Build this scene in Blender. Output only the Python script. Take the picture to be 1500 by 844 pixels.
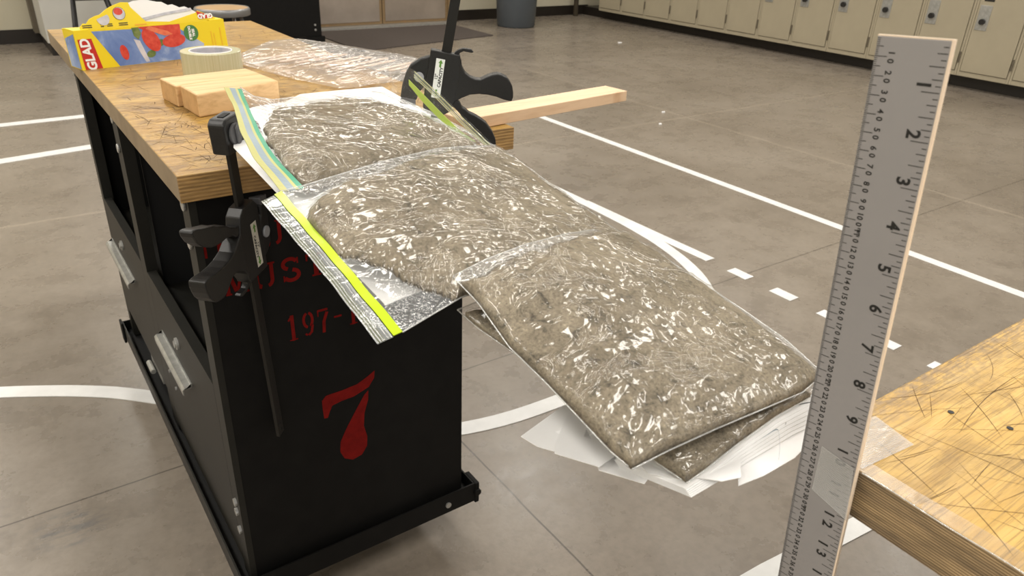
import bpy, math, random
import numpy as np
from mathutils import Vector, Matrix, noise
random.seed(5)
for o in list(bpy.data.objects): bpy.data.objects.remove(o)
SC = bpy.context.scene; COL = SC.collection
# ---------------------------------------------------------------- camera
cam = bpy.data.cameras.new('camera'); cam.sensor_width = 36; cam.lens = 1092.56/1500*36
cam.clip_start = .02; cam.clip_end = 60
co = bpy.data.objects.new('camera', cam); COL.objects.link(co)
YAW, PIT, ROL = 0.6268, 0.4681, 0.0391
_f = Vector((math.sin(YAW)*math.cos(PIT), math.cos(YAW)*math.cos(PIT), -math.sin(PIT)))
_r = Vector((math.cos(YAW), -math.sin(YAW), 0)); _u = _r.cross(_f)
_r2 = math.cos(ROL)*_r + math.sin(ROL)*_u; _u2 = -math.sin(ROL)*_r + math.cos(ROL)*_u
M = Matrix((( _r2.x, _u2.x, -_f.x, -.1775), (_r2.y, _u2.y, -_f.y, -.9738), (_r2.z, _u2.z, -_f.z, .3131), (0, 0, 0, 1)))
co.matrix_world = M; SC.camera = co
cam.dof.use_dof = True; cam.dof.focus_distance = .88; cam.dof.aperture_fstop = 16.0
# ---------------------------------------------------------------- world, lights, exposure
FZ = -.86                                   # the floor; z = 0 is the bench top
w = bpy.data.worlds.new('world'); SC.world = w; w.use_nodes = True
w.node_tree.nodes['Background'].inputs[0].default_value = (1, .965, .91, 1)
w.node_tree.nodes['Background'].inputs[1].default_value = .50
SC.view_settings.view_transform = 'Standard'; SC.view_settings.look = 'None'
SC.view_settings.gamma = 1; SC.view_settings.exposure = 0.0
LIGHT_W = 31.0
# fluorescent lamps on an assumed grid, unseen; back row and left column added as fill
LAMPS = [(x, y) for x in (-3.3, -1.3, .8, 3.0, 5.2) for y in (-4.4, -1.9, .6, 3.1, 5.6)]
LAMP_Z = 2.45
# ---------------------------------------------------------------- materials
def mat(name, col, rough=.5, metal=0, spec=.5, coat=0, **k):
    m = bpy.data.materials.new(name); m.use_nodes = True
    b = m.node_tree.nodes['Principled BSDF']
    b.inputs['Base Color'].default_value = (*col, 1); b.inputs['Roughness'].default_value = rough
    b.inputs['Metallic'].default_value = metal; b.inputs['Specular IOR Level'].default_value = spec
    b.inputs['Coat Weight'].default_value = coat
    return m
class NT:
    """small helper to write node graphs"""
    def __init__(s, m): s.t = m.node_tree; s.b = s.t.nodes.get('Principled BSDF'); s.tc = s.t.nodes.new('ShaderNodeTexCoord')
    def n(s, typ, **k):
        x = s.t.nodes.new(typ)
        for a, v in k.items():
            if a.startswith('i_'): x.inputs[a[2:].replace('_', ' ')].default_value = v
            else: setattr(x, a, v)
        return x
    def l(s, a, b): s.t.links.new(a, b)
    def map(s, scale=(1, 1, 1), rot=(0, 0, 0), coord='Object', loc=(0, 0, 0)):
        m = s.n('ShaderNodeMapping'); m.inputs['Scale'].default_value = scale; m.inputs['Rotation'].default_value = rot; m.inputs['Location'].default_value = loc
        s.l(s.tc.outputs[coord], m.inputs[0]); return m.outputs[0]
    def noise(s, vec, scale, detail=4, rough=.5, dist=0):
        x = s.n('ShaderNodeTexNoise'); x.inputs['Scale'].default_value = scale; x.inputs['Detail'].default_value = detail
        x.inputs['Roughness'].default_value = rough; x.inputs['Distortion'].default_value = dist
        s.l(vec, x.inputs['Vector']); return x.outputs['Fac']
    def ramp(s, fac, stops):
        x = s.n('ShaderNodeValToRGB'); e = x.color_ramp.elements
        while len(e) < len(stops): e.new(.5)
        for i, (p, c) in enumerate(stops):
            e[i].position = p; e[i].color = (*c, 1) if len(c) == 3 else c
        s.l(fac, x.inputs[0]); return x.outputs[0]
    def mix(s, fac, a, b, mode='MIX'):
        x = s.n('ShaderNodeMix', data_type='RGBA', blend_type=mode)
        for sock, v in ((x.inputs[0], fac), (x.inputs[6], a), (x.inputs[7], b)):
            if hasattr(v, 'is_output'): s.l(v, sock)
            elif isinstance(v, (int, float)): sock.default_value = v
            else: sock.default_value = (*v, 1)
        return x.outputs[2]
    def math(s, op, a, b=0.0, c=None):
        x = s.n('ShaderNodeMath', operation=op)
        for i, v in enumerate((a, b) if c is None else (a, b, c)):
            if hasattr(v, 'is_output'): s.l(v, x.inputs[i])
            else: x.inputs[i].default_value = v
        return x.outputs[0]
    def bump(s, h, strength=.3, dist=.002):
        x = s.n('ShaderNodeBump'); x.inputs['Strength'].default_value = strength; x.inputs['Distance'].default_value = dist
        s.l(h, x.inputs['Height']); return x.outputs[0]
    def col(s, c): s.l(c, s.b.inputs['Base Color'])
    def nor(s, c): s.l(c, s.b.inputs['Normal'])
    def rgh(s, c): s.l(c, s.b.inputs['Roughness'])
g = lambda v: (v, v, v)

def m_floor():
    m = mat('concrete', (.26, .24, .2), .35); t = NT(m); v = t.map()
    a = t.noise(v, 1.1, 6, .6, .3); b = t.noise(v, 7, 5, .65); c = t.noise(v, 60, 3, .6)
    c1 = t.ramp(a, [(.3, (.175, .146, .116)), (.5, (.222, .188, .152)), (.72, (.262, .226, .187))])
    c2 = t.ramp(b, [(.28, g(.84)), (.5, g(.99)), (.75, g(1.08))])
    c3 = t.ramp(c, [(.3, g(.9)), (.6, g(1.04))])
    k = t.mix(1.0, t.mix(1.0, c1, c2, 'MULTIPLY'), c3, 'MULTIPLY')
    # control joints (dark) and one pale hairline
    s = t.n('ShaderNodeSeparateXYZ'); t.l(t.tc.outputs['Object'], s.inputs[0])
    wob = t.math('MULTIPLY', t.math('SUBTRACT', t.noise(v, 9, 4), .5), .012)
    def joint(ax, pos, wd, w_=1):
        d = t.math('ABSOLUTE', t.math('SUBTRACT', t.math('ADD', s.outputs[ax], t.math('MULTIPLY', wob, w_)), pos))
        return t.math('LESS_THAN', d, wd)
    j = t.math('MAXIMUM', joint(0, .596, .0022, .4), joint(1, .552, .0022, .4))
    j = t.math('MAXIMUM', j, joint(0, -2.9, .003)); j = t.math('MAXIMUM', j, joint(1, -2.6, .003))
    k = t.mix(t.math('MULTIPLY', j, .75), k, (.05, .042, .034))
    j2 = t.math('MAXIMUM', joint(0, 3.6, .009, 3), joint(1, 2.36, .008, 3)); 
    k = t.mix(t.math('MULTIPLY', j2, .22), k, (.5, .42, .33))
    # blue-grey scuff left by a shoe or chair
    dx = t.math('MULTIPLY', t.math('SUBTRACT', s.outputs[0], -.235), 1/.085); dy = t.math('MULTIPLY', t.math('SUBTRACT', s.outputs[1], .475), 1/.075)
    rr = t.math('ADD', t.math('MULTIPLY', dx, dx), t.math('MULTIPLY', dy, dy))
    sc_ = t.math('MULTIPLY', t.ramp(rr, [(.3, g(1)), (1.0, g(0))]), t.ramp(t.noise(t.map((8, 26, 8), (0, 0, .6)), 1.6, 4, .7), [(.45, g(0)), (.62, g(1))]))
    k = t.mix(t.math('MULTIPLY', sc_, .5), k, (.085, .095, .11))
    # stains
    st = t.ramp(t.noise(t.map((1, 1, 1), loc=(3, 1, 0)), 3.2, 5, .7, .6), [(.60, g(0)), (.72, g(1))])
    k = t.mix(t.math('MULTIPLY', st, .14), k, (.10, .088, .075))
    bl = t.ramp(t.noise(t.map((1, 1, 1), loc=(7, 2.4, 0)), 5.5, 3, .6), [(.74, g(0)), (.82, g(1))])
    k = t.mix(t.math('MULTIPLY', bl, .25), k, (.14, .2, .3))
    t.col(k)
    t.rgh(t.ramp(b, [(.3, g(.22)), (.7, g(.36))])); t.nor(t.bump(c, .12, .002)); return m
def m_wood_top(name, rot, near=False):
    m = mat(name, (.5, .3, .1), .42); t = NT(m)
    v = t.map((2.2, 16, 8), (0, 0, rot)); base = t.noise(v, 3.0, 6, .62, 1.2)
    k = t.ramp(base, [(.25, (.19, .090, .018)), (.42, (.34, .185, .034)), (.58, (.455, .270, .056)), (.8, (.53, .345, .095))])
    if near: k = t.ramp(base, [(.25, (.38, .215, .048)), (.42, (.53, .325, .080)), (.58, (.60, .385, .11)), (.8, (.67, .46, .17))])
    fine = t.noise(t.map((5, 90, 20), (0, 0, rot)), 4, 4, .6)
    k = t.mix(1.0, k, t.ramp(fine, [(.3, g(.84)), (.55, g(1.03))]), 'MULTIPLY')
    if near:
        sx = t.n('ShaderNodeSeparateXYZ'); t.l(t.tc.outputs['Object'], sx.inputs[0])
        e_ = t.n('ShaderNodeMapRange'); e_.inputs[1].default_value = .205; e_.inputs[2].default_value = .238; t.l(sx.outputs[1], e_.inputs[0])
        ed = t.math('MULTIPLY', e_.outputs[0], t.ramp(t.noise(t.map((60, 120, 10)), 1.5, 5, .75), [(.40, g(0)), (.55, g(1))]))
        k = t.mix(t.math('MULTIPLY', ed, .8), k, (.20, .145, .10))
    w2 = t.noise(t.map(), 9, 5, .7, .5)
    k = t.mix(t.math('MULTIPLY', t.ramp(w2, [(.48, g(0)), (.66, g(1))]), .32), k, (.50, .34, .17))
    gr = t.noise(t.map((1, 1, 1), loc=(2, 5, 0)), 14, 6, .75, .8)
    k = t.mix(t.math('MULTIPLY', t.ramp(gr, [(.50, g(0)), (.64, g(1))]), .35 if near else .68), k, (.17, .105, .045))
    # knife scratches: stretched noise seen through several rotations
    sc = None
    for i, (r, sx, th) in enumerate([(.5, 1, .69), (-.75, 1.2, .69), (1.35, .9, .70), (2.3, 1.1, .70), (.05, 1.3, .70)]):
        q = t.noise(t.map((5*sx, 330, 1), (0, 0, r + rot), loc=(i*3.1, i*1.7, 0)), 2.4, 1, .4, .15)
        q = t.ramp(q, [(th-.045, g(0)), (th -.015, g(1))]); sc = q if sc is None else t.math('MAXIMUM', sc, q)
    k = t.mix(t.math('MULTIPLY', sc, .38), k, (.10, .060, .030))
    t.col(k); t.nor(t.bump(t.math('SUBTRACT', fine, sc), .25, .001)); return m
def m_ply(name, dirt, a=(.40, .235, .085), b=(.62, .40, .17), freq=520):
    m = mat(name, a, .55); t = NT(m)
    s = t.n('ShaderNodeSeparateXYZ'); t.l(t.tc.outputs['Object'], s.inputs[0])
    wob = t.math('MULTIPLY', t.noise(t.map((3, 3, 30)), 2, 3), 1.0)
    z = t.math('ADD', t.math('MULTIPLY', s.outputs[2], freq), t.math('MULTIPLY', wob, freq/700))
    st = t.math('ADD', t.math('MULTIPLY', t.math('SINE', z), .5), .5)
    k = t.mix(st, a, b)
    k = t.mix(1, k, t.ramp(t.noise(t.map((14, 14, 160)), 2.2, 4, .6), [(.3, g(.6)), (.6, g(1.05))]), 'MULTIPLY')
    k = t.mix(t.math('MULTIPLY', t.ramp(t.noise(t.map((9, 9, 40)), 1.6, 4, .6), [(.42, g(0)), (.68, g(1))]), dirt), k, (.09, .065, .045))
    t.col(k); t.nor(t.bump(st, .3, .001)); return m
def m_pine(name, a, b, rot=0, sc=(3, 40, 40)):
    m = mat(name, a, .5); t = NT(m)
    n1 = t.noise(t.map(sc, (0, 0, rot)), 2, 4, .6, .6)
    k = t.ramp(n1, [(.25, a), (.55, b), (.85, tuple(min(1, c*1.06) for c in b))])
    k = t.mix(t.math('MULTIPLY', t.ramp(t.noise(t.map((6, 14, 6), (0, 0, rot)), 1.7, 3, .5, 1.2), [(.6, g(0)), (.74, g(1))]), .45), k, (.42, .20, .07))
    t.col(k); t.nor(t.bump(n1, .1, .001)); return m
def m_sand():
    m = mat('sand_clump_shade', (.3, .26, .2), .9, spec=.15); t = NT(m); v = t.map()
    a = t.noise(v, 14, 6, .65, .4); b = t.noise(v, 420, 3, .7); c = t.noise(v, 62, 6, .8, .5)
    k = t.ramp(a, [(.3, (.205, .170, .120)), (.5, (.288, .243, .176)), (.7, (.36, .307, .228))])
    k = t.mix(1, k, t.ramp(b, [(.25, g(.30)), (.42, g(.85)), (.6, g(1.1)), (.76, g(1.7))]), 'MULTIPLY')
    k = t.mix(1, k, t.ramp(c, [(.34, g(.30)), (.46, g(.88)), (.7, g(1.15))]), 'MULTIPLY')  # dark end of this ramp paints in the shadows between sand clumps
    t.col(k); h = t.math('ADD', t.math('MULTIPLY', b, .35), c); t.nor(t.bump(h, .8, .003)); return m
def m_film(name='clear_film', haze=.02, fine=260, tint=(.99, .99, .987), gl=.055, rough=.12, bump=.44):
    m = bpy.data.materials.new(name); m.use_nodes = True; t = NT(m); N = m.node_tree.nodes
    N.remove(t.b); out = N['Material Output']
    v = t.map()
    def sm(sc, d, dist, rot=0, st=1, rg=.5): return t.noise(t.map((1, st, 1), (0, 0, rot)), sc, d, rg, dist)
    def ridge(q): return t.math('ABSOLUTE', t.math('SUBTRACT', q, .5))
    r1 = ridge(sm(7, 2, 2.2, .5, 2.2)); n2 = sm(24, 2, 2.6, -.4, 1.7); n3 = ridge(sm(58, 2, 1.2, .9, 1.3)); n4 = sm(240, 1, .5)
    mk = t.ramp(sm(8.5, 3, 1.2, .6, 1.7, .6), [(.505, g(.06)), (.60, g(1))])
    h = t.math('ADD', t.math('MULTIPLY', n3, .34), t.math('MULTIPLY', n4, .24)); h = t.math('ADD', h, t.math('MULTIPLY', n2, 1.25))
    h = t.math('ADD', t.math('MULTIPLY', h, mk), t.math('MULTIPLY', r1, .6))
    bmp = t.bump(h, bump, .012)
    tr = t.n('ShaderNodeBsdfTransparent'); tr.inputs[0].default_value = (*tint, 1)
    gz = t.n('ShaderNodeBsdfGlossy'); gz.inputs['Roughness'].default_value = rough; gz.inputs[0].default_value = (1, 1, 1, 1)
    t.l(bmp, gz.inputs['Normal'])
    lw = t.n('ShaderNodeLayerWeight')
    fac = t.math('ADD', t.math('MULTIPLY', t.math('POWER', lw.outputs['Facing'], 5.0), .6), gl)
    df = t.n('ShaderNodeBsdfDiffuse'); df.inputs[0].default_value = (.85, .87, .88, 1)
    m1 = t.n('ShaderNodeMixShader'); m1.inputs[0].default_value = haze; t.l(tr.outputs[0], m1.inputs[1]); t.l(df.outputs[0], m1.inputs[2])
    m2 = t.n('ShaderNodeMixShader'); t.l(fac, m2.inputs[0]); t.l(m1.outputs[0], m2.inputs[1]); t.l(gz.outputs[0], m2.inputs[2])
    t.l(m2.outputs[0], out.inputs[0]); return m
def m_noisy(name, a, b, sc=8, rough=.5, metal=0, spec=.5, bump=0):
    m = mat(name, a, rough, metal, spec); t = NT(m); q = t.noise(t.map(), sc, 5, .6)
    t.col(t.ramp(q, [(.3, a), (.7, b)]))
    if bump: t.nor(t.bump(q, bump, .002))
    return m
MT = dict(
    floor=m_floor(), top1=m_wood_top('worn_plywood_top', 0), top2=m_wood_top('worn_plywood_top_near', 1.45, True),
    ply=m_ply('plywood_edge', .30, (.33, .19, .065), (.50, .30, .11), 1250), ply2=m_ply('plywood_edge_grimy', .85, (.20, .13, .065), (.52, .37, .20), 3300),
    plyside=m_noisy('plywood_edge_grey', (.20, .145, .085), (.30, .225, .14), 12, .6),
    black=m_noisy('black_painted_steel', (.0030, .0028, .0026), (.0055, .0052, .0048), 30, .6, 0, .2),
    blackin=mat('black_interior', (.003, .003, .003), .7),
    black_lit=m_noisy('black_steel_lit_side', (.011, .0107, .0085), (.016, .0153, .0125), 20, .5, 0, .3),  # same black paint, its colour lightened for the lit left side
    steel=m_noisy('zinc_steel', (.35, .35, .33), (.5, .5, .48), 60, .38, .6),
    bolt=mat('bolt_head', (.45, .45, .44), .35, .7), red=m_noisy('red_stencil_paint', (.12, .004, .003), (.19, .007, .005), 60, .9, 0, .15),
    line=m_noisy('white_floor_paint', (.66, .66, .65), (.78, .78, .77), 14, .5),
    sand=m_sand(), film=m_film(), film_h=m_film('empty_film_glare', .15, 260, (.98, .98, .98), .10, .12, .55), film_e=m_film('clear_film_zip', .16, 200, (.90, .93, .95), .12, .12, .6), paper=m_noisy('white_paper', (.88, .88, .88), (.92, .92, .92), 40, .75),  # film_h: added white haze stands in for glare on the empty film
    seam=m_film('film_seam', .30, 300, (.95, .95, .93), .15, .2, .3),
    lime=mat('lime_zip', (.48, .66, .012), .3), green=mat('green_zip', (.035, .31, .18), .35), yellow=mat('pale_yellow_zip', (.46, .45, .16), .4),
    greyb=mat('grey_blue_zip', (.24, .31, .36), .35), oliv=mat('olive_zip_line', (.10, .11, .035), .4),
    limef=mat('lime_zip_veiled', (.42, .55, .10), .35),
    plast=m_noisy('black_nylon', (.0075, .0075, .0078), (.013, .013, .0135), 200, .42), rub=mat('grey_rubber', (.10, .10, .105), .5),
    barm=mat('black_oxide_bar', (.013, .012, .0105), .42, .3), ltgrey=mat('light_grey_plastic', (.33, .34, .36), .35),
    label=mat('cream_label', (.72, .70, .62), .5), lab2=mat('white_label', (.82, .85, .82), .45), gtxt=mat('green_print', (.11, .28, .035), .5), ktxt=mat('black_print', (.012, .012, .012), .5),
    alu=m_noisy('satin_aluminium', (.305, .295, .298), (.335, .325, .328), 4, .38, .15), aluedge=mat('pale_ruler_edge', (.85, .70, .55), .35),
    tape=None,
    boxy=mat('yellow_card', (.80, .61, .010), .38), boxy2=mat('dark_yellow_card', (.78, .42, .02), .4), boxr=mat('red_card', (.50, .018, .012), .4), boxw=mat('white_card', (.82, .82, .82), .45),
    boxb=None, tom=m_noisy('tomato_print', (.52, .022, .012), (.68, .09, .05), 90, .4), pep=m_noisy('pepper_print', (.66, .11, .06), (.80, .24, .10), 70, .4), leaf=m_noisy('leaf_print', (.05, .11, .018), (.22, .26, .08), 90, .4),
    gbadge=mat('green_badge', (.06, .20, .05), .4), pale=m_noisy('pale_print', (.40, .42, .48), (.66, .62, .66), 50, .4),
    pine=m_pine('pine_block', (.52, .31, .13), (.72, .48, .24)), pineend=m_pine('pine_endgrain', (.42, .24, .095), (.56, .34, .15), 0, (30, 30, 30)),
    strip=m_pine('pine_strip', (.66, .43, .25), (.80, .56, .36)), stick=m_pine('craft_stick', (.66, .48, .34), (.78, .62, .48)),
    pouch=m_film('pouch_film', .13, 90, (.95, .93, .93), .07, .2, .35),
    lock=m_noisy('tan_locker_paint', (.36, .315, .225), (.40, .35, .25), 3, .45), lockd=mat('dark_brown_paint', (.12, .10, .07), .6),  # second tone: flat dark brown for hinges, corner pole and partition band
    wall=m_noisy('cream_wall', (.50, .46, .35), (.56, .52, .40), 2, .7), wallw=m_noisy('pale_partition', (.50, .49, .45), (.56, .55, .50), 2, .6), base=mat('dark_base', (.016, .012, .009), .4),
    kick=m_noisy('brushed_kick_plate', (.40, .34, .29), (.54, .47, .41), 3, .30, .6), doorw=m_pine('brown_door', (.20, .13, .065), (.27, .18, .09)), mat=m_noisy('brown_floor_mat', (.055, .043, .038), (.075, .06, .052), 40, .8),
    bin=m_noisy('grey_bin', (.085, .10, .115), (.10, .115, .13), 5, .4), seatw=m_pine('stool_seat_wood', (.36, .22, .10), (.46, .30, .15)), rim=mat('stool_rim', (.24, .24, .24), .35, .5),
    dark=mat('dark_metal', (.012, .011, .010), .45), ceil=m_noisy('ceiling_paint', (.5, .5, .48), (.55, .55, .53), 3, .8), white=mat('fixture_white', (.8, .8, .8), .5),
)
def _boxb():
    m = mat('blue_sky_print', (.16, .24, .50), .4); t = NT(m)
    q = t.noise(t.map(), 16, 4, .6, .6); t.col(t.ramp(q, [(.3, (.10, .17, .42)), (.5, (.17, .26, .52)), (.68, (.42, .50, .68))])); return m
MT['boxb'] = _boxb()
def _tape():
    m = m_film('filament_tape', .10, 60, (.95, .94, .92), .05, .22, .1); return m
MT['tape'] = _tape()
MT['tapeedge'] = m_film('clear_edge_tape', .03, 60, (.97, .96, .94), .04, .25, .05)
MT['scratch'] = mat('dark_scratch', (.11, .062, .026), .8)
def _troll():
    m = mat('tape_roll_side', (.60, .58, .36), .18); t = NT(m)
    s = t.n('ShaderNodeSeparateXYZ'); t.l(t.tc.outputs['Object'], s.inputs[0])
    a = t.math('ARCTAN2', s.outputs[1], s.outputs[0]); q = t.n('ShaderNodeCombineXYZ'); t.l(t.math('MULTIPLY', a, 9), q.inputs[0])
    k = t.ramp(t.noise(q.outputs[0], 2.2, 3, .6), [(.3, (.44, .42, .25)), (.5, (.52, .50, .33)), (.7, (.60, .58, .42))]); t.col(k); return m
MT['troll'] = _troll()
# ---------------------------------------------------------------- mesh helpers
class MB:
    def __init__(s): s.v = []; s.f = []; s.m = []
    def add(s, vs, fs, mi=0):
        n = len(s.v); s.v += [tuple(q) for q in vs]; s.f += [tuple(i + n for i in f) for f in fs]; s.m += [mi]*len(fs); return s
    def box(s, x0, x1, y0, y1, z0, z1, mi=0, mf=None):
        v = [(x, y, z) for z in (z0, z1) for y in (y0, y1) for x in (x0, x1)]
        f = [(0, 2, 3, 1), (4, 5, 7, 6), (0, 1, 5, 4), (2, 6, 7, 3), (0, 4, 6, 2), (1, 3, 7, 5)]   # -z +z -y +y -x +x
        n = len(s.v); s.v += v; s.f += [tuple(i + n for i in q) for q in f]; s.m += (mf if mf else [mi]*6); return s
    def prism(s, poly, o, a, b, n, t, mi=0):
        """polygon (2-D) in the plane o + x a + y b, extruded by t along n"""
        o, a, b, n = map(Vector, (o, a, b, n)); k = len(poly)
        lo = [o + a*x + b*y for x, y in poly]; hi = [q + n*t for q in lo]
        ar = sum(poly[i][0]*poly[(i+1) % k][1] - poly[(i+1) % k][0]*poly[i][1] for i in range(k))
        flip = (ar > 0) != (a.cross(b).dot(n)*t > 0)
        fs = [tuple(range(k))[::-1], tuple(range(k, 2*k))] + [(i, (i+1) % k, (i+1) % k + k, i + k) for i in range(k)]
        if flip: fs = [f[::-1] for f in fs]
        return s.add(lo + hi, fs, mi)
    def cyl(s, o, ax, r, h, n=20, mi=0, r2=None, cap=True):
        o = Vector(o); ax = Vector(ax).normalized(); u = ax.orthogonal().normalized(); w_ = ax.cross(u); r2 = r if r2 is None else r2
        lo = [o + (u*math.cos(2*math.pi*i/n) + w_*math.sin(2*math.pi*i/n))*r for i in range(n)]
        hi = [o + ax*h + (u*math.cos(2*math.pi*i/n) + w_*math.sin(2*math.pi*i/n))*r2 for i in range(n)]
        fs = [(i, (i+1) % n, (i+1) % n + n, i + n) for i in range(n)]
        if cap: fs += [tuple(range(n))[::-1], tuple(range(n, 2*n))]
        return s.add(lo + hi, fs, mi)
    def tube(s, pts, r, n=8, mi=0, close=False):
        pts = [Vector(q) for q in pts]; N = len(pts); rings = []; up = Vector((0, 0, 1)); base = len(s.v)
        for i, q in enumerate(pts):
            d = (pts[min(i+1, N-1)] - pts[max(i-1, 0)]).normalized()
            a = d.cross(up); a = a.normalized() if a.length > 1e-3 else d.orthogonal().normalized(); b = a.cross(d); rr = r[i] if hasattr(r, '__len__') else r
            rings += [q + (a*math.cos(2*math.pi*j/n) + b*math.sin(2*math.pi*j/n))*rr for j in range(n)]
        fs = [(i*n + j, (i+1)*n + j, (i+1)*n + (j+1) % n, i*n + (j+1) % n) for i in range(N-1) for j in range(n)]
        fs += [tuple(range(n)), tuple(range((N-1)*n, N*n))[::-1]]
        return s.add(rings, fs, mi)
    def ribbon(s, A, B, t=0.0006, mi=0):
        """strip between polylines A and B, with thickness"""
        A = [Vector(q) for q in A]; B = [Vector(q) for q in B]; n = len(A)
        nrm = [((B[i]-A[i]).cross(A[min(i+1, n-1)]-A[max(i-1, 0)])).normalized() for i in range(n)]
        vs = []
        for i in range(n): vs += [A[i], B[i], A[i] - nrm[i]*t, B[i] - nrm[i]*t]
        fs = []
        for i in range(n-1):
            a, b = i*4, i*4 + 4
            fs += [(a, a+1, b+1, b), (a+2, b+2, b+3, a+3), (a, b, b+2, a+2), (a+1, a+3, b+3, b+1)]
        fs += [(0, 2, 3, 1), (n*4-4, n*4-3, n*4-1, n*4-2)]
        return s.add(vs, fs, mi)
    def build(s, name, mats, parent=None, smooth=False, bevel=0, seg=2, xf=None, kind=None, off=True):
        off_v = Vector((0, 0, 0))
        if parent is not None and off:
            p = parent
            while p is not None: off_v += p.location; p = p.parent
        vs = [(v[0]-off_v.x, v[1]-off_v.y, v[2]-off_v.z) for v in s.v] if parent is not None and off else s.v
        me = bpy.data.meshes.new(name); me.from_pydata(vs, [], s.f); 
        mats = mats if isinstance(mats, (list, tuple)) else [mats]
        for q in mats: me.materials.append(MT[q] if isinstance(q, str) else q)
        me.polygons.foreach_set('material_index', s.m)
        if smooth: me.polygons.foreach_set('use_smooth', [True]*len(s.f))
        me.update(); o = bpy.data.objects.new(name, me); COL.objects.link(o); o.parent = parent
        if bevel:
            b = o.modifiers.new('bevel', 'BEVEL'); b.width = bevel; b.segments = seg; b.limit_method = 'ANGLE'; b.angle_limit = .6
        if kind: o['kind'] = kind
        return o
def thing(name, label, cat, loc=(0, 0, 0), group=None, matrix=None):
    o = bpy.data.objects.new(name, None); COL.objects.link(o); o.empty_display_size = .05
    if matrix is not None: o.matrix_world = matrix
    else: o.location = loc
    o['label'] = label; o['category'] = cat
    if group: o['group'] = group
    return o
def tag(o, label, cat, group=None):
    o['label'] = label; o['category'] = cat
    if group: o['group'] = group
    return o
def struct(o): o['kind'] = 'structure'; return o
def copy_tree(o, parent=None):
    c = o.copy(); COL.objects.link(c); c.parent = parent
    for ch in list(o.children): copy_tree(ch, c)
    return c
_tc = {}
def text_geo(body, size, bold=.0, shear=0.0):
    key = (body, size, bold)
    if key in _tc: return _tc[key]
    cu = bpy.data.curves.new('t', 'FONT'); cu.body = body; cu.size = size; cu.offset = bold; cu.align_x = 'CENTER'; cu.align_y = 'CENTER'; cu.resolution_u = 3; cu.shear = shear
    o = bpy.data.objects.new('t', cu); COL.objects.link(o); bpy.context.view_layer.update()
    me = bpy.data.meshes.new_from_object(o.evaluated_get(bpy.context.evaluated_depsgraph_get()))
    r = ([tuple(v.co) for v in me.vertices], [tuple(p.vertices) for p in me.polygons])
    bpy.data.objects.remove(o); bpy.data.meshes.remove(me); _tc[key] = r; return r
def add_text(mb, body, size, o, bx, by, mi=0, bold=0.0):
    o, bx, by = Vector(o), Vector(bx), Vector(by); v, f = text_geo(body, size, bold)
    return mb.add([o + bx*q[0] + by*q[1] for q in v], f, mi)
def lerp_poly(P, t):
    P = np.array(P); d = np.r_[0, np.cumsum(np.linalg.norm(np.diff(P, axis=0), axis=1))]; d /= d[-1]
    # monotone resample, lightly smoothed
    q = np.stack([np.interp(t, d, P[:, k]) for k in range(P.shape[1])], -1)
    for _ in range(2):
        if len(q) > 20: q[1:-1] = .5*q[1:-1] + .25*(q[:-2] + q[2:])
    return q
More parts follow.
